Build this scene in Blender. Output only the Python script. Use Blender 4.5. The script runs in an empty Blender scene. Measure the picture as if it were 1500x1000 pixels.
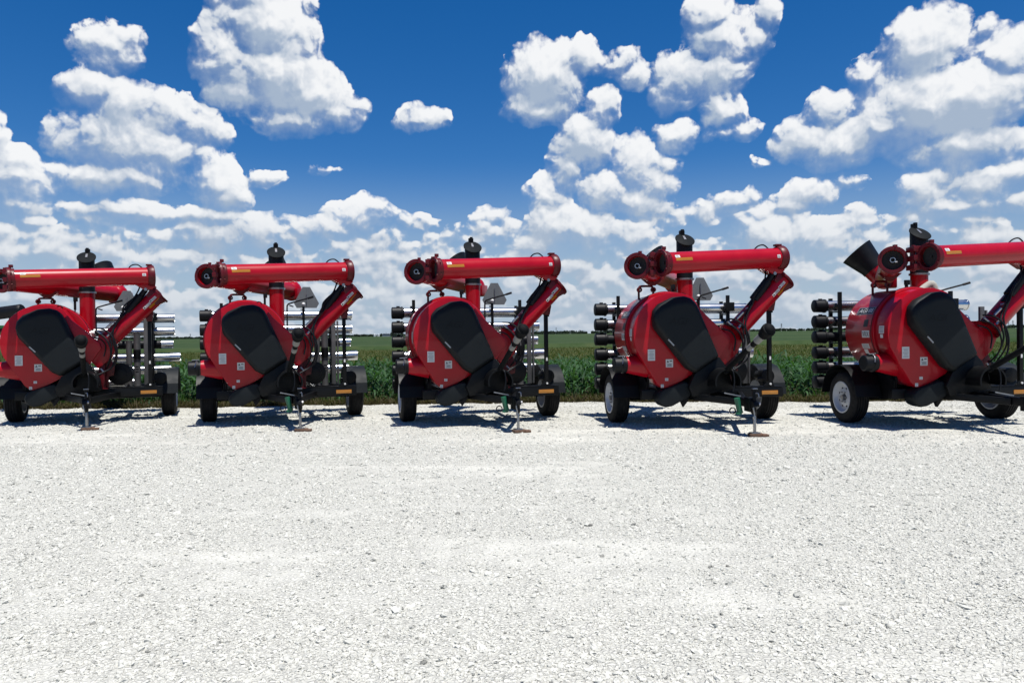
import bpy, bmesh, math, random
import numpy as np
from mathutils import Vector, Matrix
R = math.radians
SC = bpy.context.scene
COL = SC.collection
random.seed(7)
rng = np.random.default_rng(11)

# ------------------------------------------------------------------ camera
CAM_H, F_PX, CY_PX, ROLL = 1.5, 1079.5, 489.87, R(0.7255)
cam = bpy.data.cameras.new('camera')
cam.sensor_width = 36.0
cam.lens = F_PX / 1500 * 36
cam.clip_start = 0.1
cam.clip_end = 20000
cam_o = bpy.data.objects.new('camera', cam)
COL.objects.link(cam_o)
cam_o.matrix_world = (Matrix.Translation((0, 0, CAM_H)) @ Matrix.Rotation(R(90) - math.atan(10.13 / F_PX), 4, 'X')
                      @ Matrix.Rotation(-ROLL, 4, 'Z'))
SC.camera = cam_o


def photo_dir(px, py):
    """direction in the world seen at a pixel of the 1500x1000 photograph"""
    u, w = px - 750, py - CY_PX
    c, s = math.cos(ROLL), math.sin(ROLL)
    return Vector(((c * u - s * w) / F_PX, 1, -(s * u + c * w) / F_PX)).normalized()


# ------------------------------------------------------------------ light
SUN = Vector((0.14, -0.25, 1.0)).normalized()
sun = bpy.data.lights.new('sun', 'SUN')
sun.energy = 5.0
sun.angle = R(0.53)
sun.color = (1.0, 0.965, 0.91)
sun_o = bpy.data.objects.new('sun', sun)
COL.objects.link(sun_o)
sun_o.rotation_euler = SUN.to_track_quat('Z', 'Y').to_euler()
sun_o.location = (0, 0, 30)
vs = SC.view_settings
vs.view_transform = 'Standard'
vs.look = 'None'
vs.gamma = 1
vs.exposure = 0.45
vs.use_curve_mapping = False
SC.cycles.max_bounces = 7
SC.cycles.diffuse_bounces = 4
SC.cycles.glossy_bounces = 4
SC.cycles.transmission_bounces = 4
SC.cycles.transparent_max_bounces = 8
SC.cycles.caustics_reflective = False
SC.cycles.caustics_refractive = False


class NT:
    """small helper to write node trees"""
    def __init__(self, tree):
        self.t = tree

    def n(self, typ, props=None, **ins):
        nd = self.t.nodes.new(typ)
        for k, v in (props or {}).items():
            setattr(nd, k, v)
        for k, v in ins.items():
            key = int(k[1:]) if k[0] == '_' and k[1:].isdigit() else k.replace('_', ' ')
            self.put(nd.inputs[key], v)
        return nd

    def put(self, sock, v):
        if isinstance(v, bpy.types.NodeSocket):
            self.t.links.new(v, sock)
        else:
            sock.default_value = v

    def m(self, op, a, b=None, c=None, clamp=False):
        nd = self.t.nodes.new('ShaderNodeMath')
        nd.operation = op
        nd.use_clamp = clamp
        for i, v in enumerate((a, b, c)):
            if v is not None:
                self.put(nd.inputs[i], v)
        return nd.outputs[0]

    def v(self, op, a, b=None, c=None, out=0):
        nd = self.t.nodes.new('ShaderNodeVectorMath')
        nd.operation = op
        for i, x in enumerate((a, b, c)):
            if x is not None:
                self.put(nd.inputs[i], x)
        return nd.outputs[out]

    def mix(self, f, a, b, blend='MIX'):
        nd = self.t.nodes.new('ShaderNodeMix')
        nd.data_type = 'RGBA'
        nd.blend_type = blend
        self.put(nd.inputs[0], f)
        self.put(nd.inputs[6], a)
        self.put(nd.inputs[7], b)
        return nd.outputs[2]

    def mapr(self, v, a, b, c=0.0, d=1.0, smooth=False):
        nd = self.t.nodes.new('ShaderNodeMapRange')
        nd.interpolation_type = 'SMOOTHSTEP' if smooth else 'LINEAR'
        for i, x in enumerate((v, a, b, c, d)):
            self.put(nd.inputs[i], x)
        return nd.outputs[0]

    def ramp(self, v, stops):
        nd = self.t.nodes.new('ShaderNodeValToRGB')
        el = nd.color_ramp.elements
        while len(el) < len(stops):
            el.new(0.5)
        for e, (p, c) in zip(el, stops):
            e.position = p
            e.color = (*c, 1)
        self.put(nd.inputs[0], v)
        return nd.outputs[0]


# ------------------------------------------------------------------ sky: Nishita air + cumulus field in direction space
# each entry: centre and half axes of one swelling of a cloud, as it stands in the sky (photo pixels -> direction)
CLOUDS = [
    (160, 70, 45, 30), (190, 55, 24, 14), (152, 95, 28, 13),
    (135, 135, 40, 28), (185, 160, 48, 38), (250, 165, 42, 33), (285, 185, 38, 26), (316, 195, 20, 17), (165, 205, 80, 45),
    (235, 225, 70, 38), (130, 262, 58, 24), (195, 262, 55, 22), (25, 262, 42, 42), (35, 238, 24, 22), (28, 298, 34, 18), (45, 325, 18, 9),
    (390, 38, 75, 52), (330, 85, 48, 42), (430, 55, 33, 58), (400, 115, 88, 55), (460, 140, 56, 42), (490, 166, 38, 26),
    (430, 176, 66, 22), (516, 155, 18, 11), (350, 138, 38, 28), (452, 8, 16, 20), (370, -5, 60, 30),
    (620, 174, 34, 16), (610, 166, 18, 9),
    (320, 265, 36, 42), (308, 240, 22, 18), (335, 290, 28, 28),
    (210, 312, 58, 18), (262, 318, 58, 16), (180, 308, 28, 15), (330, 322, 42, 16), (372, 340, 46, 26), (320, 350, 52, 18),
    (520, 315, 44, 20), (548, 300, 18, 13), (480, 335, 46, 16), (590, 322, 11, 8), (385, 262, 22, 9), (470, 250, 14, 4),
    (800, 115, 60, 52), (768, 105, 32, 26), (852, 90, 32, 26), (790, 160, 46, 24), (905, 95, 28, 13), (932, 113, 22, 17),
    (1040, 25, 38, 28), (1060, 60, 56, 38), (1000, 112, 44, 38), (1050, 105, 46, 33), (980, 140, 23, 20), (1100, 60, 22, 28),
    (1122, 25, 13, 34), (1000, 150, 14, 11),
    (1060, 165, 28, 24), (1085, 190, 20, 14), (1060, 196, 28, 10), (985, 200, 33, 19),
    (880, 160, 25, 28), (855, 210, 42, 42), (830, 250, 28, 28), (930, 240, 36, 42), (960, 272, 30, 28), (930, 298, 52, 22),
    (890, 280, 38, 36), (800, 285, 30, 26), (808, 330, 42, 36), (780, 362, 33, 22), (860, 340, 56, 34), (976, 245, 18, 11),
    (1355, 68, 62, 54), (1370, 30, 24, 22), (1430, 140, 105, 60), (1350, 150, 95, 62), (1475, 85, 48, 40), (1268, 118, 22, 28),
    (1215, 165, 32, 28), (1180, 205, 42, 32), (1230, 215, 56, 32), (1290, 190, 66, 36), (1220, 240, 38, 11), (1425, 215, 85, 36),
    (1436, 47, 9, 12),
    (1350, 285, 42, 30), (1372, 258, 22, 18), (1440, 272, 56, 36), (1410, 302, 80, 14), (1482, 250, 36, 28),
    (1180, 285, 36, 19), (1165, 300, 28, 15), (1075, 298, 33, 16), (1100, 290, 16, 13), (1247, 269, 17, 7), (1113, 240, 8, 4),
    (1130, 348, 56, 32), (1180, 345, 46, 26), (1212, 352, 36, 22), (1290, 350, 24, 18), (705, 337, 26, 8), (930, 350, 40, 18),
    (1560, 120, 60, 70), (1580, 260, 60, 50), (-60, 200, 60, 60),
]


def build_world():
    w = bpy.data.worlds.new('World')
    SC.world = w
    w.use_nodes = True
    w.cycles.sampling_method = 'MANUAL'
    w.cycles.sample_map_resolution = 512
    # cloud field as a node group: direction coordinates -> signed depth inside the cloud
    g = bpy.data.node_groups.new('cloud_field', 'ShaderNodeTree')
    g.interface.new_socket('P', in_out='INPUT', socket_type='NodeSocketVector')
    g.interface.new_socket('D', in_out='OUTPUT', socket_type='NodeSocketFloat')
    g.interface.new_socket('H', in_out='OUTPUT', socket_type='NodeSocketFloat')
    g.interface.new_socket('V', in_out='OUTPUT', socket_type='NodeSocketFloat')
    t = NT(g)
    gi = g.nodes.new('NodeGroupInput')
    go = g.nodes.new('NodeGroupOutput')
    P = gi.outputs[0]
    wn = t.n('ShaderNodeTexNoise', {'noise_dimensions': '2D'}, Vector=P, Scale=22.0, Detail=3.0, Roughness=0.55).outputs[1]
    P1 = t.v('MULTIPLY_ADD', wn, (0.030, 0.024, 0), t.v('ADD', P, (-0.015, -0.012, 0)))
    S = None
    W, Q = 0.03, 0.0
    for (cx, cy, rx, ry) in CLOUDS:
        d = photo_dir(cx, cy)
        a, e = math.atan2(d.x, d.y), math.asin(d.z)
        sx, sy = rx / F_PX * math.cos(a) ** 1.0, ry / F_PX * math.cos(a)
        q = t.v('MULTIPLY_ADD', P1, (1 / sx, 1 / sy, 0), (-a / sx, -e / sy, 0))
        L = t.v('LENGTH', q, out=1)
        r = min(sx, sy) * 0.8 + 0.2 * max(sx, sy)
        s = t.m('MULTIPLY_ADD', L, r, -r)
        S = s if S is None else t.m('SMOOTH_MIN', S, s, 0.006)
        # how high the point sits on this swelling, weighted by nearness: gives each swelling a lit top and a grey base
        k = t.m('MAXIMUM', t.m('SUBTRACT', 1.35, L), 0.0)
        k = t.m('MULTIPLY', k, k)
        W = t.m('ADD', k, W)
        Q = t.m('MULTIPLY_ADD', k, t.v('DOT_PRODUCT', q, (0.22, 1.0, 0), out=1), Q)
    sep = t.n('ShaderNodeSeparateXYZ', Vector=P)
    az, el = sep.outputs[0], sep.outputs[1]
    # far rows of small cumulus low over the horizon, and open sky cumulus to the sides and behind
    row = t.m('POWER', t.m('MAXIMUM', el, 0.0), 0.8)
    q = t.n('ShaderNodeCombineXYZ', X=t.m('MULTIPLY', az, 24.0), Y=t.m('MULTIPLY', row, 28.0), Z=5.2)
    nf = t.n('ShaderNodeTexNoise', {'noise_dimensions': '3D'}, Vector=q.outputs[0], Scale=1.0, Detail=2.0, Roughness=0.5).outputs[0]
    thr = t.m('ADD', t.mapr(el, 0.03, 0.16, 0.33, 0.50), t.mapr(el, 0.16, 0.20, 0.0, 0.4))
    S2 = t.m('MULTIPLY', t.m('SUBTRACT', thr, nf), 0.085)
    S = t.m('SMOOTH_MIN', S, S2, 0.003)
    lob = t.n('ShaderNodeTexVoronoi', {'voronoi_dimensions': '2D', 'feature': 'SMOOTH_F1', 'normalize': True}, Vector=P1, Scale=17.0,
              Detail=3.0, Roughness=0.56, Lacunarity=2.2, Smoothness=0.45).outputs[0]
    fbm = t.n('ShaderNodeTexNoise', {'noise_dimensions': '2D'}, Vector=P, Scale=60.0, Detail=6.0, Roughness=0.55).outputs[0]
    lobes = t.m('MULTIPLY', t.m('SUBTRACT', 0.40, lob), 0.058)
    f1 = t.m('SUBTRACT', fbm, 0.5)
    Hh = t.m('MULTIPLY_ADD', S, -1.0, lobes)
    Hh = t.m('SUBTRACT', Hh, t.m('MULTIPLY', t.m('MAXIMUM', t.m('SUBTRACT', S, 0.004), 0.0), 2.5))
    t.put(go.inputs[0], t.m('MULTIPLY_ADD', f1, 0.026, Hh))
    t.put(go.inputs[1], t.m('MULTIPLY_ADD', f1, 0.006, Hh))
    t.put(go.inputs[2], t.m('DIVIDE', Q, W))

    t = NT(w.node_tree)
    w.node_tree.nodes.clear()
    out = t.n('ShaderNodeOutputWorld')
    tc = t.n('ShaderNodeTexCoord')
    sep = t.n('ShaderNodeSeparateXYZ', Vector=t.v('NORMALIZE', tc.outputs['Generated']))
    x, y, z = sep.outputs
    az = t.m('ARCTAN2', x, y)
    el = t.m('ARCSINE', z)
    P = t.n('ShaderNodeCombineXYZ', X=az, Y=el).outputs[0]

    def field(off):
        nd = w.node_tree.nodes.new('ShaderNodeGroup')
        nd.node_tree = g
        t.put(nd.inputs[0], t.v('ADD', P, off) if off else P)
        return nd.outputs
    d0, h0, lift = field(None)
    h1 = field((0.0030, 0.0080, 0))[1]
    h2 = field((0.010, 0.040, 0))[1]
    slope = t.m('DIVIDE', t.m('SUBTRACT', h1, h0), 0.0085)
    soft = t.n('ShaderNodeTexNoise', {'noise_dimensions': '2D'}, Vector=P, Scale=16.0, Detail=2.0).outputs[0]
    low = t.mapr(t.m('MULTIPLY_ADD', slope, 0.5, t.m('MULTIPLY', lift, -0.7)), -0.5, 0.6, 0.0, 1.0, True)
    width = t.m('MULTIPLY', t.mapr(soft, 0.35, 0.7, 0.5, 1.6), t.m('MULTIPLY_ADD', low, 0.036, 0.009))
    alpha = t.mapr(t.m('DIVIDE', d0, width), -0.2, 1.0, 0.0, 1.0, True)
    over = t.mapr(h2, -0.010, 0.075, 0.0, 1.0, True)
    b = t.m('MULTIPLY_ADD', slope, -0.33, 0.56)
    b = t.m('MULTIPLY_ADD', lift, 0.46, b)
    body = t.n('ShaderNodeTexNoise', {'noise_dimensions': '2D'}, Vector=t.v('ADD', P, (3.1, 0.7, 0)), Scale=13.0, Detail=4.0, Roughness=0.55).outputs[0]
    b = t.m('SUBTRACT', b, t.m('MULTIPLY', t.m('SUBTRACT', body, 0.44), 0.75))
    b = t.m('SUBTRACT', b, t.m('MULTIPLY', over, 0.36))
    b = t.mapr(b, 0.0, 1.12, 0.0, 1.0, True)
    sky = t.n('ShaderNodeTexSky', {'sky_type': 'NISHITA', 'sun_disc': False, 'sun_elevation': math.asin(SUN.z),
                                   'sun_rotation': math.atan2(SUN.x, SUN.y), 'altitude': 200.0, 'air_density': 1.0,
                                   'dust_density': 0.6, 'ozone_density': 3.0})
    hs = t.n('ShaderNodeHueSaturation', Hue=0.5, Saturation=1.30, Value=0.88, Color=t.mix(1.0, sky.outputs[0], (0.88, 0.955, 1.14, 1), 'MULTIPLY'))
    lit = (9.4, 9.5, 9.6, 1)
    shade = (3.9, 4.8, 6.1, 1)
    cc = t.mix(b, shade, lit)
    # air in front of the low clouds
    veil = t.mapr(el, 0.0, 0.18, 0.70, 0.0)
    cc = t.mix(veil, cc, (4.3, 5.1, 6.1, 1))
    skyc = t.mix(t.mapr(el, 0.0, 0.24, 0.92, 0.0, True), hs.outputs[0], (4.1, 5.2, 6.4, 1))
    c = t.mix(t.m('MULTIPLY', alpha, 0.97), skyc, cc)
    front = t.n('ShaderNodeBackground', Color=c, Strength=0.073)
    # the rest of the sky, overhead and behind: the same air with open cumulus
    nb = t.n('ShaderNodeTexNoise', {'noise_dimensions': '3D'}, Vector=tc.outputs['Generated'], Scale=3.2, Detail=4.0, Roughness=0.55).outputs[0]
    ab = t.mapr(nb, 0.62, 0.72, 0.0, 0.9, True)
    bb = t.mapr(nb, 0.55, 0.72, 1.0, 0.55)
    rest = t.n('ShaderNodeBackground', Color=t.mix(ab, hs.outputs[0], t.mix(bb, shade, lit)), Strength=0.073)
    inside = t.m('MULTIPLY', t.m('LESS_THAN', t.m('ABSOLUTE', az), 0.80), t.m('MULTIPLY', t.m('GREATER_THAN', el, -0.01), t.m('LESS_THAN', el, 0.62)))
    ms = t.n('ShaderNodeMixShader', _0=inside)
    t.put(ms.inputs[1], rest.outputs[0])
    t.put(ms.inputs[2], front.outputs[0])
    t.put(out.inputs[0], ms.outputs[0])


build_world()
#@@BODY
# ------------------------------------------------------------------ mesh helpers
class MB:
    """collects shapes, builds ONE mesh object"""
    def __init__(self):
        self.v, self.f, self.mi = [], [], []
        self.cur = 0

    def add(self, vs, fs):
        o = len(self.v)
        self.v += [tuple(v) for v in vs]
        self.f += [tuple(i + o for i in f) for f in fs]
        self.mi += [self.cur] * len(fs)

    def box(self, c, s, rot=None):
        c = Vector(c)
        h = Vector(s) / 2
        vs = [Vector((x * h.x, y * h.y, z * h.z)) for x in (-1, 1) for y in (-1, 1) for z in (-1, 1)]
        if rot is not None:
            vs = [rot @ v for v in vs]
        self.add([c + v for v in vs], [(0, 1, 3, 2), (4, 6, 7, 5), (0, 4, 5, 1), (2, 3, 7, 6), (0, 2, 6, 4), (1, 5, 7, 3)])

    def beam(self, a, b, w, h=None, up=(0, 0, 1)):
        a, b = Vector(a), Vector(b)
        d = (b - a)
        L = d.length
        d.normalize()
        s = d.cross(Vector(up))
        if s.length < 1e-4:
            s = d.cross(Vector((0, 1, 0)))
        s.normalize()
        u = s.cross(d)
        m = Matrix((s, d, u)).transposed()
        self.box((a + b) / 2, (w, L, h or w), m)

    def frame(self, d):
        d = Vector(d).normalized()
        a = d.cross(Vector((0, 0, 1)))
        if a.length < 1e-3:
            a = Vector((1, 0, 0))
        a.normalize()
        return a, a.cross(d)

    def lathe(self, p, d, prof, n=24, close=False, caps=True):
        """prof: (along, radius) pairs round the axis from p along d"""
        p, d = Vector(p), Vector(d).normalized()
        a, b = self.frame(d)
        vs, fs = [], []
        k = len(prof)
        for (t, r) in prof:
            for i in range(n):
                th = 2 * math.pi * i / n
                vs.append(p + d * t + (a * math.cos(th) + b * math.sin(th)) * r)
        for j in range(k if close else k - 1):
            j2 = (j + 1) % k
            for i in range(n):
                i2 = (i + 1) % n
                fs.append((j * n + i, j2 * n + i, j2 * n + i2, j * n + i2))
        if not close and caps:
            if prof[0][1] > 1e-5:
                fs.append(tuple(range(n)))
            if prof[-1][1] > 1e-5:
                fs.append(tuple(reversed(range((k - 1) * n, k * n))))
        self.add(vs, fs)

    def cyl(self, a, b, r, r2=None, n=20):
        a, b = Vector(a), Vector(b)
        self.lathe(a, b - a, [(0, r), ((b - a).length, r if r2 is None else r2)], n)

    def pipe(self, a, b, ro, ri, n=28):
        a, b = Vector(a), Vector(b)
        L = (b - a).length
        self.lathe(a, b - a, [(0, ri), (0, ro), (L, ro), (L, ri)], n, close=True)

    def tube(self, pts, r, n=10, smooth=6):
        P = [Vector(p) for p in pts]
        if smooth > 1 and len(P) > 2:
            Q = [P[0]] + P + [P[-1]]
            out = []
            for i in range(1, len(Q) - 2):
                for k in range(smooth):
                    t = k / smooth
                    p0, p1, p2, p3 = Q[i - 1:i + 3]
                    out.append(0.5 * ((2 * p1) + (p2 - p0) * t + (2 * p0 - 5 * p1 + 4 * p2 - p3) * t * t + (3 * p1 - p0 - 3 * p2 + p3) * t ** 3))
            P = out + [P[-1]]
        vs, fs = [], []
        ref = None
        for i, p in enumerate(P):
            d = (P[min(i + 1, len(P) - 1)] - P[max(i - 1, 0)]).normalized()
            if ref is None:
                ref, _ = self.frame(d)
            a = (ref - d * ref.dot(d)).normalized()
            ref = a
            b = d.cross(a)
            vs += [p + (a * math.cos(2 * math.pi * k / n) + b * math.sin(2 * math.pi * k / n)) * r for k in range(n)]
        for i in range(len(P) - 1):
            for k in range(n):
                k2 = (k + 1) % n
                fs.append((i * n + k, i * n + k2, (i + 1) * n + k2, (i + 1) * n + k))
        fs.append(tuple(reversed(range(n))))
        fs.append(tuple(range((len(P) - 1) * n, len(P) * n)))
        self.add(vs, fs)

    def loft(self, rings, caps=True):
        n = len(rings[0])
        vs = [p for r in rings for p in r]
        fs = []
        for j in range(len(rings) - 1):
            for i in range(n):
                i2 = (i + 1) % n
                fs.append((j * n + i, j * n + i2, (j + 1) * n + i2, (j + 1) * n + i))
        if caps:
            fs.append(tuple(reversed(range(n))))
            fs.append(tuple(range((len(rings) - 1) * n, len(rings) * n)))
        self.add(vs, fs)

    def prism(self, poly, y0, y1):
        """outline in x,z pushed along y"""
        self.loft([[(x, y0, z) for x, z in poly], [(x, y1, z) for x, z in poly]])

    def prism_x(self, poly, x0, x1):
        self.loft([[(x0, y, z) for y, z in poly], [(x1, y, z) for y, z in poly]])

    def sphere(self, c, r, n=12, sc=(1, 1, 1)):
        prof = [(-math.cos(math.pi * i / n) * r, max(math.sin(math.pi * i / n) * r, 1e-6)) for i in range(n + 1)]
        o = len(self.v)
        self.lathe((0, 0, 0), (0, 0, 1), prof, 2 * n)
        for i in range(o, len(self.v)):
            v = self.v[i]
            self.v[i] = (c[0] + v[0] * sc[0], c[1] + v[1] * sc[1], c[2] + v[2] * sc[2])

    def clusters(self, gap=0.004):
        par = list(range(len(self.v)))

        def find(i):
            while par[i] != i:
                par[i] = par[par[i]]
                i = par[i]
            return i
        for f in self.f:
            r = find(f[0])
            for i in f[1:]:
                par[find(i)] = r
        V = np.array(self.v)
        rid = np.array([find(i) for i in range(len(self.v))])
        ids = np.unique(rid)
        bb = [(V[rid == k].min(0) - gap, V[rid == k].max(0) + gap) for k in ids]
        grp = list(range(len(ids)))
        for i in range(len(ids)):
            for j in range(i):
                if (bb[i][0] <= bb[j][1]).all() and (bb[j][0] <= bb[i][1]).all() and grp[i] != grp[j]:
                    a, b = grp[i], grp[j]
                    grp = [b if g == a else g for g in grp]
        look = dict(zip(ids.tolist(), grp))
        return [look[rid[f[0]]] for f in self.f]

    def build(self, name, mats, parent=None, split=True, **kw):
        if not split:
            return self.build_one(name, mats, parent, **kw)
        g = self.clusters()
        first = None
        for k in sorted(set(g)):
            sub = MB()
            used = sorted({i for f, q in zip(self.f, g) if q == k for i in f})
            mp = {o: n for n, o in enumerate(used)}
            sub.v = [self.v[i] for i in used]
            sub.f = [tuple(mp[i] for i in f) for f, q in zip(self.f, g) if q == k]
            sub.mi = [m for m, q in zip(self.mi, g) if q == k]
            o = sub.build_one(name, mats, parent, **kw)
            first = first or o
        return first

    def build_one(self, name, mats, parent=None, bevel=0.0, smooth=True, ang=38, seg=2, label=None):
        me = bpy.data.meshes.new(name)
        me.from_pydata(self.v, [], self.f)
        for m in (mats if isinstance(mats, (list, tuple)) else [mats]):
            me.materials.append(m)
        if len(me.materials) > 1:
            me.polygons.foreach_set('material_index', self.mi)
        bm = bmesh.new()
        bm.from_mesh(me)
        bmesh.ops.remove_doubles(bm, verts=bm.verts, dist=1e-5)
        bmesh.ops.recalc_face_normals(bm, faces=bm.faces)
        if bevel > 0:
            es = [e for e in bm.edges if len(e.link_faces) == 2 and e.calc_face_angle(0) > R(ang)]
            bmesh.ops.bevel(bm, geom=es, offset=bevel, offset_type='OFFSET', segments=seg, profile=0.6, affect='EDGES', clamp_overlap=True)
        bm.to_mesh(me)
        bm.free()
        if smooth:
            me.polygons.foreach_set('use_smooth', [True] * len(me.polygons))
            me.set_sharp_from_angle(angle=R(ang))
        o = bpy.data.objects.new(name, me)
        COL.objects.link(o)
        if parent:
            o.parent = parent
        if label:
            o['label'] = label
        return o


def tag(o, label=None, cat=None, group=None, kind=None):
    for k, v in (('label', label), ('category', cat), ('group', group), ('kind', kind)):
        if v:
            o[k] = v
    return o


def empty(name, loc, rz=0):
    o = bpy.data.objects.new(name, None)
    COL.objects.link(o)
    o.location = loc
    o.rotation_euler = (0, 0, rz)
    o.empty_display_size = 0.3
    return o


def copy_tree(o, parent=None):
    c = o.copy()
    COL.objects.link(c)
    if parent is not None:
        c.parent = parent
    for ch in o.children:
        copy_tree(ch, c)
    return c


# ------------------------------------------------------------------ materials
def mat(name, col, rough=0.5, metal=0.0, coat=0.0, spec=0.5, vary=0.0, vscale=6.0, bump=0.0, bscale=60.0, dust=0.0, aniso=0.0, crough=0.08):
    m = bpy.data.materials.new(name)
    m.use_nodes = True
    t = NT(m.node_tree)
    b = m.node_tree.nodes['Principled BSDF']
    geo = m.node_tree.nodes.new('ShaderNodeTexCoord').outputs['Object']
    c = (*col, 1)
    if vary or dust:
        n1 = t.n('ShaderNodeTexNoise', Vector=geo, Scale=vscale, Detail=5.0, Roughness=0.6).outputs[0]
        if vary:
            c = t.mix(t.mapr(n1, 0.3, 0.7), tuple(x * (1 - vary) for x in col) + (1,), tuple(min(x * (1 + vary), 1) for x in col) + (1,))
        if dust:
            n2 = t.n('ShaderNodeTexNoise', Vector=geo, Scale=vscale * 3.1, Detail=7.0, Roughness=0.7).outputs[0]
            df = t.m('MULTIPLY', t.mapr(n2, 0.45, 0.8), dust)
            c = t.mix(df, c, (0.42, 0.39, 0.34, 1))
            t.put(b.inputs['Roughness'], t.m('ADD', t.m('MULTIPLY', df, 0.5), rough, clamp=True))
        else:
            t.put(b.inputs['Roughness'], t.mapr(n1, 0.25, 0.75, rough * 0.85, min(rough * 1.2, 1)))
    else:
        b.inputs['Roughness'].default_value = rough
    t.put(b.inputs['Base Color'], c)
    b.inputs['Metallic'].default_value = metal
    b.inputs['Coat Weight'].default_value = coat
    b.inputs['Coat Roughness'].default_value = crough
    b.inputs['Specular IOR Level'].default_value = spec
    b.inputs['Anisotropic'].default_value = aniso
    if bump:
        nb = t.n('ShaderNodeTexNoise', Vector=geo, Scale=bscale, Detail=4.0).outputs[0]
        bp = t.n('ShaderNodeBump', Strength=bump, Distance=0.01, Height=nb)
        t.put(b.inputs['Normal'], bp.outputs[0])
    return m


M = {}
M['red'] = mat('red_paint', (0.3170, 0.0017, 0.0095), 0.34, coat=0.22, spec=0.2, vary=0.12, vscale=2.5, bump=0.012, bscale=7, crough=0.05)
M['red_shaded'] = mat('shaded_red_paint', (0.0843, 0.0015, 0.0050), 0.42, vary=0.15, spec=0.3)  # the red paint darkened: shadow on flanges and brackets put into the colour
M['black'] = mat('black_paint', (0.0027, 0.0032, 0.0038), 0.45, vary=0.25, spec=0.2)
M['rubber'] = mat('tyre_rubber', (0.0078, 0.0078, 0.0086), 0.75, spec=0.2, vary=0.2, dust=0.05, bump=0.15, bscale=80)
M['plastic'] = mat('charcoal_plastic', (0.0053, 0.0077, 0.0092), 0.55, spec=0.22, vary=0.15, bump=0.2, bscale=160)
M['cap'] = mat('black_cap', (0.0031, 0.0038, 0.0056), 0.5, spec=0.22, vary=0.15)
M['lid'] = mat('grey_lid', (0.0045, 0.0060, 0.0072), 0.7, spec=0.12, vary=0.15)
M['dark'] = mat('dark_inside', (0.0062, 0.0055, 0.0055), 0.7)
M['steel'] = mat('galvanised_steel', (0.60, 0.60, 0.60), 0.24, metal=1.0, vary=0.05, vscale=3)
M['bare'] = mat('bare_steel', (0.3240, 0.3240, 0.3330), 0.36, metal=1.0, vary=0.2)
M['alu'] = mat('aluminium_sheet', (0.1326, 0.1443, 0.1482), 0.55, metal=0.0, vary=0.08)
M['hosegrey'] = mat('grey_hose', (0.0663, 0.0663, 0.0686), 0.5, vary=0.25)
M['rim'] = mat('white_rim', (0.4464, 0.4680, 0.5040), 0.35, coat=0.3, vary=0.05, dust=0.12)
M['white'] = mat('white_sticker', (0.5772, 0.5772, 0.5616), 0.5, vary=0.04)
M['ink'] = mat('grey_ink', (0.1950, 0.2028, 0.2184), 0.6)
M['blackink'] = mat('black_ink', (0.0094, 0.0094, 0.0101), 0.5)
M['orange'] = mat('orange_ink', (0.4836, 0.1326, 0.0156), 0.5)
M['amber'] = mat('amber_reflector', (0.3627, 0.1404, 0.0085), 0.25, vary=0.08, coat=0.5)
M['green'] = mat('green_plastic', (0.0094, 0.1014, 0.0507), 0.45, vary=0.2)
M['wood'] = mat('weathered_wood', (0.1170, 0.0663, 0.0429), 0.8, vary=0.35, vscale=14, bump=0.5)
M['rag'] = mat('grey_rag', (0.3276, 0.3198, 0.2886), 0.85, vary=0.15, bump=0.6, bscale=20)
M['relief_shade'] = mat('relief_shade_plastic', (0.0038, 0.0052, 0.0062), 0.5, spec=0.2)  # plastic darkened so flat letters show, in place of relief shading
M['collar'] = mat('grey_collar', (0.17, 0.17, 0.165), 0.6, vary=0.2)
M['matte'] = mat('matte_black', (0.0035, 0.0042, 0.0050), 0.75, spec=0.12, vary=0.2)
M['redlens'] = mat('red_lens', (0.4290, 0.0094, 0.0156), 0.2, coat=0.6)

C0 = (-0.64, 1.47)
RD = 0.65


def circ(a0, a1, n, r=RD, c=C0):
    return [(c[0] + r * math.cos(R(a0 + (a1 - a0) * i / n)), c[1] + r * math.sin(R(a0 + (a1 - a0) * i / n))) for i in range(n + 1)]


def on_drum(m_unused, ang, y, dr):
    return Vector((C0[0] + (RD + dr) * math.cos(R(ang)), y, C0[1] + (RD + dr) * math.sin(R(ang))))


def drum_patch(mb, y0, y1, a0, a1, dr, n=8):
    """a sticker bent round the drum: y0..y1 along its axis, a0..a1 degrees round it"""
    vs, fs = [], []
    for i in range(n + 1):
        a = a0 + (a1 - a0) * i / n
        vs += [on_drum(0, a, y0, dr), on_drum(0, a, y1, dr)]
    for i in range(n):
        fs.append((2 * i, 2 * i + 1, 2 * i + 3, 2 * i + 2))
    mb.add(vs, fs)


def tube_patch(mb, p0, p1, r, s0, s1, a0, a1, n=8):
    """a sticker bent round a straight tube, angle 0 = towards the front, 90 = up"""
    p0, p1 = Vector(p0), Vector(p1)
    d = (p1 - p0).normalized()
    fr = Vector((0, -1, 0))
    fr = (fr - d * fr.dot(d)).normalized()
    up = fr.cross(d)
    if up.z < 0:
        up = -up
    vs, fs = [], []
    for i in range(n + 1):
        a = R(a0 + (a1 - a0) * i / n)
        o = (fr * math.cos(a) + up * math.sin(a)) * r
        vs += [p0 + d * s0 + o, p0 + d * s1 + o]
    for i in range(n):
        fs.append((2 * i, 2 * i + 1, 2 * i + 3, 2 * i + 2))
    mb.add(vs, fs)


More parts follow.
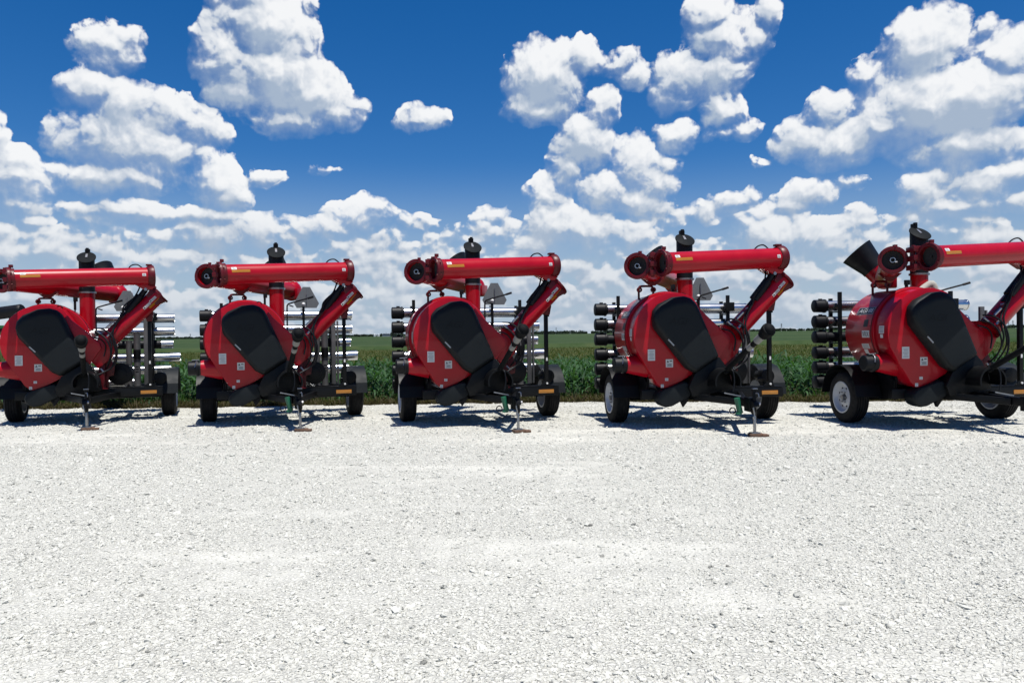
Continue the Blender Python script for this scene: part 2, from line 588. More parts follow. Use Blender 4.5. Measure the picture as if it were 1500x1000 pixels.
def text_mesh(body, size, shear=0.0):
    """letter outlines as flat triangles: (verts, faces)"""
    cu = bpy.data.curves.new('letters', 'FONT')
    cu.body = body
    cu.size = size
    cu.shear = shear
    cu.resolution_u = 3
    ob = bpy.data.objects.new('letters', cu)
    COL.objects.link(ob)
    dg = bpy.context.evaluated_depsgraph_get()
    me = ob.evaluated_get(dg).to_mesh()
    vs = [v.co.copy() for v in me.vertices]
    fs = [tuple(p.vertices) for p in me.polygons]
    bpy.data.objects.remove(ob)
    bpy.data.curves.remove(cu)
    xs = [v.x for v in vs]
    ys = [v.y for v in vs]
    return vs, fs, min(xs), max(xs), min(ys), max(ys)


def drum_text(mb, body, y0, y1, ang, size, dr, shear=0.0):
    vs, fs, xa, xb, ya, yb = text_mesh(body, size, shear)
    out = []
    for v in vs:
        y = y0 + (v.x - xa) / (xb - xa) * (y1 - y0)
        a = ang - math.degrees((v.y - (ya + yb) / 2) / RD)
        out.append(on_drum(0, a, y, dr))
    mb.add(out, fs)


# ------------------------------------------------------------------ the grain vacuum trailer (x right, y back, z up; wheels at y = 0)
T0, T1 = Vector((-0.96, -1.60, 2.527)), Vector((1.07, -1.09, 2.655))
R1, E3 = Vector((-1.235, -1.12, 2.53)), Vector((0.24, 1.42, 2.45))
A0, A1 = Vector((0.37, -1.0, 1.50)), Vector((1.20, -0.96, 2.33))


def sticker(mb, cx, cz, y, w, h, lines=5, tri=False):
    """flat paper label on the front plate, a few millimetres proud of it; slots: white, grey ink, black ink"""
    mb.cur = 0
    mb.box((cx, y, cz), (w, 0.004, h))
    mb.cur = 1
    top = cz + h * 0.40
    if tri:
        mb.cur = 2
        mb.add([(cx - w * 0.40, y - 0.0035, cz + h * 0.10), (cx - w * 0.06, y - 0.0035, cz + h * 0.10), (cx - w * 0.23, y - 0.0035, cz + h * 0.40)], [(0, 1, 2)])
        mb.box((cx + w * 0.20, y - 0.0025, cz + h * 0.27), (w * 0.34, 0.002, h * 0.12))
        mb.cur = 1
        top = cz - h * 0.02
    for i in range(lines):
        z = top - (top - (cz - h * 0.42)) * (i + 0.5) / lines
        mb.box((cx + w * 0.02 * ((i * 7) % 3 - 1), y - 0.0025, z), (w * (0.78 - 0.12 * ((i * 5) % 3)), 0.002, h * 0.30 / lines))
    mb.cur = 0


def make_machine():
    root = empty('grain_vacuum_trailer', (0, 0, 0))
    # ---- body: round separator drum whose front shell runs down into the hopper
    arc = circ(62, 203, 40)
    rest = [(-0.93, 0.71), (-0.84, 0.635), (-0.72, 0.64), (-0.34, 0.85), (0.04, 1.03), (0.255, 1.34), (0.23, 1.44), (-0.2, 1.845)]
    outline = arc + rest
    mb = MB()
    back = arc + [(-0.99, 0.80), (-0.86, 0.68), (-0.70, 0.68), (-0.34, 0.88), (-0.05, 1.03), (0.05, 1.30), (0.02, 1.44), (-0.22, 1.80)]
    mb.loft([[(x, -1.07, z) for x, z in outline], [(x, -0.93, z) for x, z in outline], [(x, -0.25, z) for x, z in back]])
    body = mb.build('body', M['red'], root, bevel=0.012, ang=30)
    mb = MB()
    mb.lathe((C0[0], -0.74, C0[1]), (0, 1, 0), [(0, 0.3), (0, 0.668), (0.02, 0.682), (0.05, 0.682), (0.06, 0.66), (0.80, 0.66), (0.84, 0.64), (0.93, 0.45), (0.95, 0.0)], 72)
    mb.build('drum', M['red'], root)
    mb = MB()
    mb.tube([on_drum(0, a, -0.69, 0.033) for a in range(20, 238, 8)], 0.012, 8, 1)
    mb.build('band_clamp', M['red_shaded'], root)
    mb = MB()
    mb.lathe((-0.42, -0.86, 2.075), (0.1, 1, 0), [(-0.012, 0.032), (-0.012, 0.055), (0.012, 0.055), (0.012, 0.032)], 18, close=True)
    mb.build('lifting_eye', M['red_shaded'], root)
    # ---- decals
    mb = MB()
    sticker(mb, -1.012, 1.155, -1.073, 0.115, 0.175, 7)
    sticker(mb, -0.725, 1.022, -1.073, 0.115, 0.125, 4, True)
    sticker(mb, -0.772, 0.772, -1.073, 0.05, 0.042, 2)
    sticker(mb, -0.843, 0.672, -1.073, 0.045, 0.05, 2)
    mb.build('warning_sticker', [M['white'], M['ink'], M['blackink']], body, smooth=False)
    mb = MB()
    drum_patch(mb, -0.61, -0.16, 144.0, 155.5, 0.0125)
    mb.cur = 1
    drum_patch(mb, -0.59, -0.18, 145.2, 154.3, 0.0145)
    mb.cur = 0
    mb.cur = 2
    drum_text(mb, 'AGI', -0.20, -0.44, 149.8, 0.10, 0.0165, 0.25)
    for k in range(3):
        drum_patch(mb, -0.572 + 0.04 * k, -0.548 + 0.04 * k, 146.5, 153, 0.0165)
    mb.build('logo_decal', [M['ink'], M['blackink'], M['white']], root, smooth=False)
    mb = MB()
    drum_patch(mb, -0.61, -0.41, 178, 187.5, 0.0125)
    mb.cur = 1
    drum_text(mb, 'VRX', -0.425, -0.595, 182.8, 0.115, 0.0155)
    mb.build('name_decal', [M['white'], M['blackink']], root, smooth=False)
    mb = MB()
    drum_patch(mb, -0.56, -0.44, 163, 173, 0.0125)
    mb.build('sight_glass', M['blackink'], root, smooth=False)
    mb = MB()
    drum_patch(mb, -0.98, -0.85, 172, 182, 0.004)
    drum_patch(mb, -0.95, -0.88, 183, 188, 0.004)
    drum_patch(mb, -0.55, -0.36, 196, 203, 0.0125)
    drum_patch(mb, -0.47, -0.37, 204, 211, 0.0125)
    mb.cur = 1
    for k in range(5):
        drum_patch(mb, -0.965, -0.865, 173.2 + 1.7 * k, 173.9 + 1.7 * k, 0.006)
        drum_patch(mb, -0.53, -0.38, 197 + 1.2 * k, 197.5 + 1.2 * k, 0.0145)
    mb.build('side_sticker', [M['white'], M['ink']], root, smooth=False)
    # ---- big charcoal belt guard on the front plate
    fr = [(-1.00, 1.69), (-0.97, 1.78), (-0.90, 1.85), (-0.66, 1.95), (-0.50, 1.965), (-0.42, 1.945), (-0.36, 1.89), (-0.30, 1.77), (-0.02, 1.125), (-0.36, 0.905),
          (-0.47, 0.965), (-0.96, 1.585)]
    bk = [(-1.02, 1.72), (-1.01, 1.84), (-0.92, 1.94), (-0.70, 2.045), (-0.52, 2.06), (-0.41, 2.03), (-0.33, 1.95), (-0.26, 1.80), (0.03, 1.12), (-0.36, 0.865),
          (-0.50, 0.945), (-1.0, 1.57)]
    mb = MB()
    mb.loft([[(x, -1.074, z) for x, z in bk], [(x, -1.20, z) for x, z in bk], [(x, -1.285, z) for x, z in fr]])
    guard = mb.build('belt_guard', M['plastic'], root, bevel=0.05, ang=26, seg=5)
    mb = MB()
    vs, fs, xa, xb, ya, yb = text_mesh('AGI', 0.15, 0.25)
    mb.add([(-0.80 + (v.x - xa) * 1.15, -1.2885, 1.62 + v.y) for v in vs], fs)  # flat letters, their relief shading painted as a darker tone
    mb.build('flat_dark_letters', M['relief_shade'], guard, smooth=False)
    mb = MB()
    mb.beam((-0.81, -1.28, 1.395), (-0.72, -1.28, 1.30), 0.012, 0.02)
    mb.build('latch', M['bare'], guard)
    mb = MB()
    low = [(-0.36, 0.86), (0.03, 1.115), (0.10, 1.03), (0.20, 0.86), (0.26, 0.60), (-0.40, 0.50), (-0.46, 0.66), (-0.40, 0.78)]
    mb.prism(low, -1.20, -0.98)
    mb.build('lower_guard', M['black'], root, bevel=0.015)
    mb = MB()
    foot = [(-0.935, 0.48), (-0.925, 0.54), (-0.88, 0.595), (-0.80, 0.635), (-0.55, 0.725), (-0.47, 0.735), (-0.405, 0.70), (-0.375, 0.65), (-0.37, 0.57), (-0.42, 0.50),
            (-0.70, 0.355), (-0.80, 0.34), (-0.88, 0.375), (-0.92, 0.42)]
    mb.loft([[(x, -0.90, z) for x, z in foot], [(x, -1.10, z) for x, z in foot],
             [(-0.65 + (x + 0.65) * 0.93, -1.14, 0.535 + (z - 0.535) * 0.9) for x, z in foot]])
    mb.build('chain_guard', M['plastic'], root, bevel=0.012, ang=20)
    mb = MB()
    mb.prism([(-0.56, 0.46), (-0.44, 0.54), (-0.40, 0.46), (-0.50, 0.33)], -1.06, -1.0)
    mb.box((-0.52, -1.07, 0.42), (0.03, 0.03, 0.04))
    mb.build('drain_flap', M['black'], root, bevel=0.006)
    # ---- half round shield over the shaft input
    mb = MB()
    ro, ri = 0.21, 0.185
    sec = [(0.05 + ro * math.cos(R(a)), 0.74 + ro * math.sin(R(a))) for a in range(-20, 201, 10)] + [(0.05 + ri * math.cos(R(a)), 0.74 + ri * math.sin(R(a))) for a in range(200, -21, -10)]
    mb.prism(sec, -1.50, -1.19)
    mb.build('shaft_shield', M['black'], root)
    # ---- inlet on the left with filter cap
    mb = MB()
    mb.cyl((-1.36, -0.86, 1.0), (-0.95, -0.86, 1.0), 0.125, n=28)
    mb.loft([[(-1.36, -0.86 + 0.125 * math.cos(a), 1.0 + 0.125 * math.sin(a)) for a in np.linspace(0, 6.2832, 24, False)],
             [(-1.02, -0.80 + 0.17 * math.cos(a), 0.99 + 0.20 * math.sin(a)) for a in np.linspace(0, 6.2832, 24, False)]])
    inl = mb.build('inlet_pipe', M['red'], root)
    mb = MB()
    mb.lathe((-1.56, -0.86, 1.0), (1, 0, 0), [(0, 0.0), (0, 0.105), (0.012, 0.118), (0.12, 0.12), (0.13, 0.135), (0.16, 0.135), (0.165, 0.12), (0.21, 0.12)], 28)
    mb.box((-1.46, -0.87, 1.13), (0.08, 0.03, 0.03))
    mb.build('inlet_cap', M['cap'], inl)
    mb = MB()
    mb.tube([(-1.45, -1.0, 1.02), (-1.43, -0.96, 1.10), (-1.43, -0.86, 1.137), (-1.43, -0.76, 1.1)], 0.008, 6)
    mb.beam((-1.50, -0.91, 1.138), (-1.38, -0.90, 1.145), 0.03, 0.012)
    mb.build('cap_clamp', M['bare'], inl)
    # ---- exhaust stack
    px, py = -0.10, -0.07
    mb = MB()
    mb.cyl((px, py, 1.70), (px, py, 2.40), 0.132, n=32)
    st = mb.build('exhaust_stack', M['red'], root)
    mb = MB()
    mb.lathe((px, py, 2.385), (0, 0, 1), [(0, 0.133), (0, 0.155), (0.03, 0.155), (0.03, 0.133)], 32, close=True)
    mb.build('stack_collar', M['bare'], st)
    mb = MB()
    n = 32
    r0 = 0.135
    lo = [(px + r0 * math.cos(2 * math.pi * i / n), py + r0 * math.sin(2 * math.pi * i / n), 2.416) for i in range(n)]
    slant = lambda y: 3.07 + (y - py) * 0.75
    hi = [(x, y, slant(y)) for x, y, z in lo]
    mb.loft([lo, hi])
    up = mb.build('stack_extension', M['cap'], st, ang=30)
    mb = MB()
    nn = Vector((0, -0.75, 1)).normalized()
    cc = Vector((px, py - 0.02, slant(py - 0.02)))
    e1, e2 = Vector((1, 0, 0)), nn.cross(Vector((1, 0, 0)))
    ring = lambda k, rx, ry: [cc + nn * k + e1 * rx * math.cos(2 * math.pi * i / n) + e2 * ry * math.sin(2 * math.pi * i / n) for i in range(n)]
    mb.loft([ring(0.004, 0.160, 0.19), ring(0.02, 0.163, 0.193), ring(0.026, 0.15, 0.18)])
    lid = mb.build('stack_lid', M['lid'], up, ang=30)
    mb = MB()
    mb.box((px, py + 0.125, 3.205), (0.085, 0.07, 0.075))
    mb.box((px, py + 0.09, 3.235), (0.05, 0.05, 0.05))
    mb.build('lid_hinge', M['cap'], lid, bevel=0.008)
    mb = MB()
    mb.beam(cc + nn * 0.03 + e2 * 0.10, cc + nn * 0.03 - e2 * 0.02, 0.035, 0.012, up=nn)
    mb.build('lid_arm', M['bare'], lid)
    # ---- upper boom
    d = (T1 - T0).normalized()
    mb = MB()
    mb.pipe(T0, T1, 0.158, 0.148, 40)
    boom = mb.build('upper_boom', M['red'], root)
    mb = MB()
    mb.pipe(T0 - d * 0.075, T0 - d * 0.03, 0.20, 0.148, 40)
    mb.pipe(T0 - d * 0.03, T0 + d * 0.03, 0.178, 0.150, 40)
    for k in range(6):
        a = R(30 + 60 * k)
        fa, fb = mb.frame(d)
        o = (fa * math.cos(a) + fb * math.sin(a)) * 0.19
        mb.cyl(T0 + o - d * 0.095, T0 + o - d * 0.01, 0.014, n=8)
    mb.box(T0 + Vector((-0.02, -0.02, 0.215)), (0.06, 0.05, 0.05))
    mb.build('boom_flange', M['red_shaded'], boom, bevel=0.004)
    mb = MB()
    mb.cyl(T0 + d * 0.0, T0 + d * 0.02, 0.1475, n=32)  # dark disc across the bore stands in for its unlit inside
    mb.cyl(T0 - d * 0.02, T0 + d * 0.11, 0.022, n=12)
    mb.build('dark_bore_disc', M['dark'], boom)
    mb = MB()
    mb.lathe(T1 - d * 0.06, d, [(0, 0.165), (0.03, 0.185), (0.09, 0.195), (0.115, 0.195), (0.12, 0.17), (0.12, 0.0)], 40)
    mb.box(T1 + Vector((-0.02, 0, 0.20)), (0.10, 0.10, 0.03))
    mb.build('boom_end_cap', M['red_shaded'], boom, bevel=0.004)
    mb = MB()
    tube_patch(mb, T0, T1, 0.1605, 0.10, 0.18, 22, 38)
    tube_patch(mb, T0, T1, 0.1605, 1.94, 2.0, -4, 14)
    mb.cur = 1
    tube_patch(mb, T0, T1, 0.1615, 0.115, 0.165, 26, 29)
    tube_patch(mb, T0, T1, 0.1615, 0.11, 0.15, 31, 34)
    tube_patch(mb, T0, T1, 0.1615, 1.95, 1.985, 1, 4)
    tube_patch(mb, T0, T1, 0.1615, 1.95, 1.99, 7, 9)
    mb.build('boom_sticker', [M['white'], M['ink']], boom, smooth=False)
    mb = MB()
    tube_patch(mb, T0, T1, 0.1605, 0.10, 0.385, 4, 21)
    mb.build('side_reflector', M['amber'], boom, smooth=False)
    # hinge knuckle under the right end of the upper boom
    mb = MB()
    y0, y1 = -1.12, -0.86
    mb.prism([(0.78, 2.515), (1.10, 2.54), (1.16, 2.46), (1.10, 2.41), (0.96, 2.405)], y0, y1)
    mb.build('hinge_plate', M['red'], boom, bevel=0.008)
    # ---- lower boom
    dl = (A1 - A0).normalized()
    mb = MB()
    mb.cyl(A0, A1, 0.150, n=40)
    lb = mb.build('lower_boom', M['red'], root)
    mb = MB()
    mb.lathe(A1 - dl * 0.02, dl, [(0, 0.15), (0, 0.2), (0.035, 0.2), (0.035, 0.15)], 40, close=True)
    mb.lathe(A0 + dl * 0.0, dl, [(-0.03, 0.14), (-0.03, 0.185), (0.015, 0.185), (0.015, 0.14)], 40, close=True)
    mb.lathe(A0 + dl * 0.07, dl, [(0, 0.145), (0, 0.162), (0.02, 0.162), (0.02, 0.145)], 40, close=True)
    mb.build('lower_boom_flange', M['red_shaded'], lb, bevel=0.004)
    mb = MB()
    mb.prism([(0.99, 2.30), (1.06, 2.415), (1.15, 2.44), (1.22, 2.37), (1.31, 2.20), (1.16, 2.12)], -1.10, -0.82)
    mb.prism([(0.96, 1.93), (1.06, 2.08), (1.10, 1.98), (1.07, 1.83), (0.98, 1.83)], -0.92, -0.80)
    mb.prism([(0.44, 1.66), (0.60, 1.84), (0.66, 1.96), (0.54, 1.86), (0.40, 1.74)], -1.10, -0.98)
    mb.build('boom_bracket', M['red_shaded'], lb, bevel=0.008)
    mb = MB()
    tube_patch(mb, A0, A1, 0.1525, 0.80, 0.95, -16, 0)
    tube_patch(mb, A0, A1, 0.1525, 0.96, 1.10, -10, 6)
    mb.cur = 1
    tube_patch(mb, A0, A1, 0.1535, 0.85, 0.94, -13, -9)
    tube_patch(mb, A0, A1, 0.1535, 0.85, 0.93, -6, -3)
    tube_patch(mb, A0, A1, 0.1535, 1.01, 1.09, -7, -3)
    tube_patch(mb, A0, A1, 0.1535, 1.01, 1.08, 0, 3)
    mb.cur = 2
    tube_patch(mb, A0, A1, 0.1535, 0.808, 0.838, -12, -4)
    tube_patch(mb, A0, A1, 0.1535, 0.968, 0.998, -6, 2)
    mb.build('lower_boom_sticker', [M['white'], M['ink'], M['blackink']], lb, smooth=False)
    mb = MB()
    tube_patch(mb, A0, A1, 0.1525, 0.88, 1.13, -38, -22)
    mb.build('side_reflector', M['amber'], lb, smooth=False)
    # foot of the lower boom: transition box and red channel post
    mb = MB()
    mb.prism([(0.05, 1.16), (0.19, 0.98), (0.40, 1.16), (0.50, 1.38), (0.34, 1.60), (0.22, 1.62), (0.16, 1.40)], -1.03, -0.80)
    mb.build('auger_boot', M['red'], root, bevel=0.012)
    mb = MB()
    mb.box((0.245, -0.93, 0.86), (0.10, 0.10, 0.52))
    mb.box((0.32, -0.90, 0.87), (0.05, 0.04, 0.52))
    mb.box((0.255, -0.92, 0.612), (0.18, 0.13, 0.016))
    mb.prism([(0.32, 0.82), (0.43, 0.85), (0.45, 1.02), (0.38, 1.16), (0.30, 1.16)], -0.95, -0.93)
    for bx, bz in ((0.42, 0.90), (0.42, 1.0), (0.36, 1.1)):
        mb.cyl((bx, -0.975, bz), (bx, -0.93, bz), 0.016, n=6)
    mb.build('boot_post', M['red_shaded'], root, bevel=0.005)
    # ---- folding cylinder and hoses
    mb = MB()
    mb.cyl((0.60, -1.02, 1.89), (0.70, -1.03, 2.02), 0.045, n=16)
    mb.cyl((0.68, -1.03, 2.00), (0.90, -1.05, 2.29), 0.078, 0.072, n=16)
    mb.cyl((0.90, -1.05, 2.29), (0.98, -1.05, 2.40), 0.05, n=16)
    hy = mb.build('fold_cylinder', M['cap'], root)
    mb = MB()
    mb.cyl((0.62, -1.0, 1.80), (0.93, -1.03, 2.19), 0.016, n=8)
    mb.cyl((0.56, -1.09, 1.85), (0.56, -0.96, 1.85), 0.03, n=12)
    mb.cyl((0.99, -1.13, 2.41), (0.99, -0.90, 2.41), 0.026, n=12)
    mb.build('cylinder_rod', M['bare'], hy)
    mb = MB()
    mb.tube([(0.70, -1.00, 2.79), (0.76, -1.03, 2.85), (0.85, -1.03, 2.865), (0.93, -1.02, 2.81)], 0.011)
    mb.tube([(0.88, -0.99, 2.52), (0.875, -1.04, 2.42), (0.80, -1.12, 2.26), (0.66, -1.13, 2.08), (0.55, -1.14, 1.88), (0.47, -1.14, 1.72), (0.42, -1.2, 1.55), (0.44, -1.22, 1.35), (0.40, -1.15, 1.12), (0.33, -1.05, 0.98)], 0.013)
    mb.tube([(0.78, -1.10, 2.24), (0.64, -1.17, 2.10), (0.60, -1.16, 1.95), (0.48, -1.18, 1.70), (0.46, -1.22, 1.50), (0.50, -1.2, 1.25), (0.42, -1.1, 1.0), (0.30, -1.1, 0.93)], 0.013)
    mb.tube([(0.18, -1.12, 1.70), (0.32, -1.18, 1.68), (0.45, -1.22, 1.55), (0.52, -1.22, 1.34), (0.50, -1.2, 1.10), (0.40, -1.15, 0.98), (0.22, -1.2, 0.88)], 0.014)
    mb.tube([(0.16, -1.10, 1.62), (0.28, -1.16, 1.58), (0.38, -1.2, 1.45), (0.42, -1.2, 1.25), (0.36, -1.15, 1.05)], 0.012)
    mb.tube([(0.12, -1.10, 1.55), (0.26, -1.12, 1.50), (0.33, -1.12, 1.38), (0.30, -1.13, 1.2)], 0.012)
    mb.build('hydraulic_hose', M['cap'], root)
    mb = MB()
    for p, q in (((0.34, -1.16, 1.70), (0.44, -1.17, 1.80)), ((0.20, -1.13, 1.66), (0.27, -1.14, 1.60)), ((0.36, -1.17, 1.56), (0.42, -1.17, 1.62)), ((0.24, -1.12, 0.98), (0.29, -1.12, 0.92))):
        mb.cyl(p, q, 0.018, n=8)
    mb.build('hose_fitting', M['bare'], root)
    # ---- third boom section, folded back over the drum, with the spout
    d3 = (E3 - R1).normalized()
    mb = MB()
    mb.pipe(R1, E3, 0.158, 0.148, 40)
    b3 = mb.build('folded_boom', M['red'], root)
    mb = MB()
    mb.pipe(R1 - d3 * 0.03, R1 + d3 * 0.03, 0.205, 0.150, 40)
    mb.pipe(R1 + d3 * 0.03, R1 + d3 * 0.07, 0.185, 0.157, 40)
    side = Vector((d3.y, -d3.x, 0))
    for k in range(6):
        a = R(20 + 60 * k)
        o = (side * math.cos(a) + Vector((0, 0, 1)) * math.sin(a)) * 0.192
        mb.cyl(R1 + o - d3 * 0.045, R1 + o + d3 * 0.05, 0.014, n=8)
    mb.box(R1 + Vector((0.05, 0.02, 0.205)), (0.05, 0.05, 0.05))
    mb.build('joint_flange', M['red_shaded'], b3, bevel=0.004)
    mb = MB()
    hp = (R1 + side * 0.19 + T0 + Vector((-0.10, 0.12, 0))) / 2
    for z in (2.40, 2.53, 2.66):
        mb.box((hp.x, hp.y, z), (0.10, 0.26, 0.075), Matrix.Rotation(R(-10), 3, 'Z'))
    mb.cyl((hp.x, hp.y, 2.34), (hp.x, hp.y, 2.72), 0.028, n=14)
    mb.build('joint_hinge', M['red_shaded'], b3, bevel=0.006)
    mb = MB()
    mb.cyl(R1 + d3 * 0.07, R1 + d3 * 0.09, 0.1475, n=32)  # dark disc closing the tube, painted shade for the open end
    fl = mb.build('dark_bore_disc', M['dark'], b3)
    mb = MB()
    mb.pipe(R1 - d3 * 0.01, R1 + d3 * 0.08, 0.040, 0.028, 18)
    a_, b_ = mb.frame(d3)
    mb.cyl(R1 + a_ * 0.06 - b_ * 0.03 - d3 * 0.0, R1 + a_ * 0.03 - b_ * 0.03, 0.012, n=8)
    mb.build('auger_shaft', M['bare'], fl)
    bx = R1 + d3 * 1.02
    mb = MB()
    mb.prism([(bx.x - 0.20, 2.41), (bx.x + 0.20, 2.41), (bx.x + 0.05, 2.285), (bx.x - 0.05, 2.285)], bx.y - 0.03, bx.y + 0.03)
    mb.build('rest_bracket', M['red_shaded'], b3, bevel=0.006)
    # spout elbow and rubber hood
    S0 = E3 + Vector((-0.02, 0.03, 0.03))
    hd = Vector((-0.55, 0.36, 0.75)).normalized()
    mb = MB()
    mb.sphere(E3, 0.205, 14)
    mb.box(E3 + Vector((0.06, 0.0, -0.07)), (0.30, 0.36, 0.22), Matrix.Rotation(R(-30), 3, 'Z'))
    mb.cyl(S0, S0 + hd * 0.24, 0.20, 0.205, n=28)
    mb.build('spout_elbow', M['red'], b3, bevel=0.01)
    mb = MB()
    mb.lathe(S0 + hd * 0.20, hd, [(0.0, 0.20), (0.0, 0.215), (0.06, 0.215), (0.44, 0.30), (0.45, 0.305), (0.45, 0.29), (0.06, 0.20)], 36, close=True)
    mb.build('rubber_hood', M['cap'], b3)
    # cradle hoops that carry the folded boom, and the spring bar beside them
    mb = MB()
    for x in (-0.90, -0.66):
        mb.lathe((x, -0.09, 2.225), (0, 1, 0), [(-0.02, 0.02), (-0.02, 0.045), (0.02, 0.045), (0.02, 0.02)], 14, close=True)
    mb.tube([(-0.905, -0.07, 2.05), (-0.905, -0.07, 2.22), (-0.895, -0.07, 2.265), (-0.86, -0.07, 2.285), (-0.70, -0.07, 2.285), (-0.665, -0.07, 2.265), (-0.655, -0.07, 2.22), (-0.655, -0.07, 2.05)], 0.019, 8, 4)
    mb.build('cradle_hoop', M['red_shaded'], root)
    mb = MB()
    mb.box((-0.31, -0.05, 2.17), (0.04, 0.04, 0.20))
    mb.box((-0.30, -0.05, 2.27), (0.07, 0.06, 0.08))
    mb.cyl((-0.31, -0.05, 1.95), (-0.31, -0.05, 2.12), 0.012, n=8)
    mb.build('spring_bar', M['cap'], root, bevel=0.005)
    # control lever
    mb = MB()
    mb.tube([(0.07, -0.28, 1.60), (0.07, -0.28, 2.03), (0.085, -0.285, 2.09), (0.14, -0.30, 2.125), (0.53, -0.41, 2.235)], 0.014, 8, 5)
    mb.cyl((0.43, -0.382, 2.207), (0.53, -0.41, 2.238), 0.02, n=10)
    mb.cyl((0.11, -0.29, 2.085), (0.18, -0.31, 2.06), 0.012, n=8)
    mb.build('control_lever', M['cap'], root)
    # ---- slow vehicle sign seen from behind, on its post
    mb = MB()
    mb.prism([(0.415, 2.49), (0.555, 2.49), (0.725, 2.165), (0.675, 2.075), (0.295, 2.075), (0.245, 2.165)], 0.745, 0.75)
    sg = mb.build('slow_vehicle_sign', M['alu'], root)
    mb = MB()
    mb.box((0.485, 0.73, 2.28), (0.012, 0.02, 0.20))
    mb.cyl((0.485, 0.732, 2.34), (0.485, 0.745, 2.34), 0.012, n=8)
    mb.build('sign_post', M['bare'], sg)
    mb = MB()
    mb.beam((0.42, 0.66, 1.55), (0.42, 0.68, 2.10), 0.045, 0.045)
    mb.box((0.40, 0.67, 2.04), (0.07, 0.05, 0.025))
    lp = mb.build('ball_post', M['black'], root, bevel=0.004)
    mb = MB()
    mb.sphere((0.42, 0.66, 2.145), 0.036, 8)  # small plain white ball on top of the post
    mb.build('white_ball', M['white'], lp)
    # ---- running gear
    mb = MB()
    mb.box((0.05, -0.85, 0.525), (2.34, 0.10, 0.15))
    mb.box((0.70, -0.80, 0.612), (1.04, 0.20, 0.012))
    for x in (-0.75, 0.55):
        mb.box((x, 0.0, 0.525), (0.10, 1.60, 0.15))
    mb.box((0.0, 0.85, 0.525), (2.2, 0.10, 0.12))
    mb.box((-0.98, -0.25, 0.66), (0.03, 1.1, 0.46))
    mb.prism_x([(-0.80, 0.45), (-0.80, 0.72), (-0.55, 0.90), (0.5, 0.90), (0.8, 0.60), (0.8, 0.45)], -1.02, -1.00)
    mb.box((-0.35, -0.1, 0.56), (0.9, 1.2, 0.08))
    mb.box((-0.35, -0.55, 0.66), (0.7, 0.5, 0.30))
    mb.cyl((-1.2, 0, 0.41), (1.2, 0, 0.41), 0.05, n=16)
    for x in (-0.75, 0.55):
        mb.box((x, 0, 0.45), (0.06, 0.5, 0.05))
    mb.build('chassis', M['black'], root, bevel=0.006)
    mb = MB()
    mb.box((0.995, -0.903, 0.520), (0.27, 0.006, 0.062))
    mb.build('front_reflector', M['amber'], root, bevel=0.002)
    mb = MB()
    mb.beam((0.02, -0.86, 0.50), (0.14, -1.98, 0.47), 0.09, 0.12)
    mb.beam((-0.45, -0.88, 0.50), (0.08, -1.80, 0.47), 0.07, 0.10)
    mb.beam((0.50, -0.88, 0.50), (0.16, -1.80, 0.47), 0.07, 0.10)
    mb.box((0.15, -2.02, 0.45), (0.11, 0.18, 0.20))
    mb.prism_x([(-2.06, 0.53), (-2.22, 0.50), (-2.24, 0.44), (-2.06, 0.38)], 0.11, 0.19)
    tg = mb.build('tongue', M['black'], root, bevel=0.008)
    mb = MB()
    mb.lathe((0.20, -2.2, 0.47), (1, 0, 0), [(-0.012, 0.0), (-0.012, 0.025), (0.012, 0.025), (0.012, 0.0)], 6)
    mb.beam((-0.12, -1.74, 0.60), (0.10, -1.82, 0.555), 0.016, 0.016)
    mb.build('hitch_pin', M['bare'], tg)
    mb = MB()
    mb.cyl((0.165, -2.13, 0.30), (0.165, -2.13, 0.66), 0.028, n=18)
    mb.box((0.165, -2.13, 0.665), (0.065, 0.065, 0.03))
    jk = mb.build('jack', M['black'], root, bevel=0.004)
    mb = MB()
    mb.cyl((0.165, -2.13, 0.05), (0.165, -2.13, 0.31), 0.021, n=18)
    mb.box((0.165, -2.13, 0.055), (0.13, 0.11, 0.012))
    mb.box((0.165, -2.13, 0.684), (0.075, 0.06, 0.014))
    mb.tube([(0.165, -2.17, 0.62), (0.19, -2.2, 0.62), (0.195, -2.21, 0.56)], 0.008, 6, 3)
    mb.tube([(0.13, -2.17, 0.48), (0.125, -2.18, 0.40), (0.14, -2.18, 0.33), (0.125, -2.18, 0.28), (0.14, -2.17, 0.25)], 0.012, 6, 4)
    mb.build('jack_leg', M['bare'], jk, bevel=0.003)
    # driveline resting on its stand
    q0, q1 = Vector((0.03, -1.42, 0.90)), Vector((0.16, -2.48, 1.56))
    u = (q1 - q0).normalized()
    Lq = (q1 - q0).length
    mb = MB()
    mb.lathe(q0, u, [(0, 0.05), (0.06, 0.052), (0.06, 0.042), (Lq - 0.34, 0.042), (Lq - 0.34, 0.05)], 18)
    mb.lathe(q0 + u * (Lq - 0.19), u, [(0, 0.055), (0.02, 0.075), (0.05, 0.068), (0.07, 0.088), (0.10, 0.080), (0.12, 0.096), (0.16, 0.10), (0.185, 0.096), (0.19, 0.080), (0.215, 0.072), (0.235, 0.045), (0.24, 0.0)], 22)
    dv = mb.build('driveline', M['matte'], root)
    mb = MB()
    mb.lathe(q0 + u * (Lq - 0.34), u, [(0, 0.043), (0.005, 0.055), (0.14, 0.058), (0.15, 0.05)], 18)
    mb.lathe(q0 + u * (Lq * 0.60), u, [(-0.055, 0.0435), (-0.05, 0.044), (0.05, 0.044), (0.055, 0.0435)], 18)
    mb.build('driveline_collar', M['collar'], dv)
    mb = MB()
    mb.tube([(0.02, -1.40, 0.89), (0.10, -1.52, 0.92), (0.12, -1.55, 0.75), (0.09, -1.56, 0.60)], 0.011, 8, 5)
    mb.build('driveline_stand', M['cap'], root)
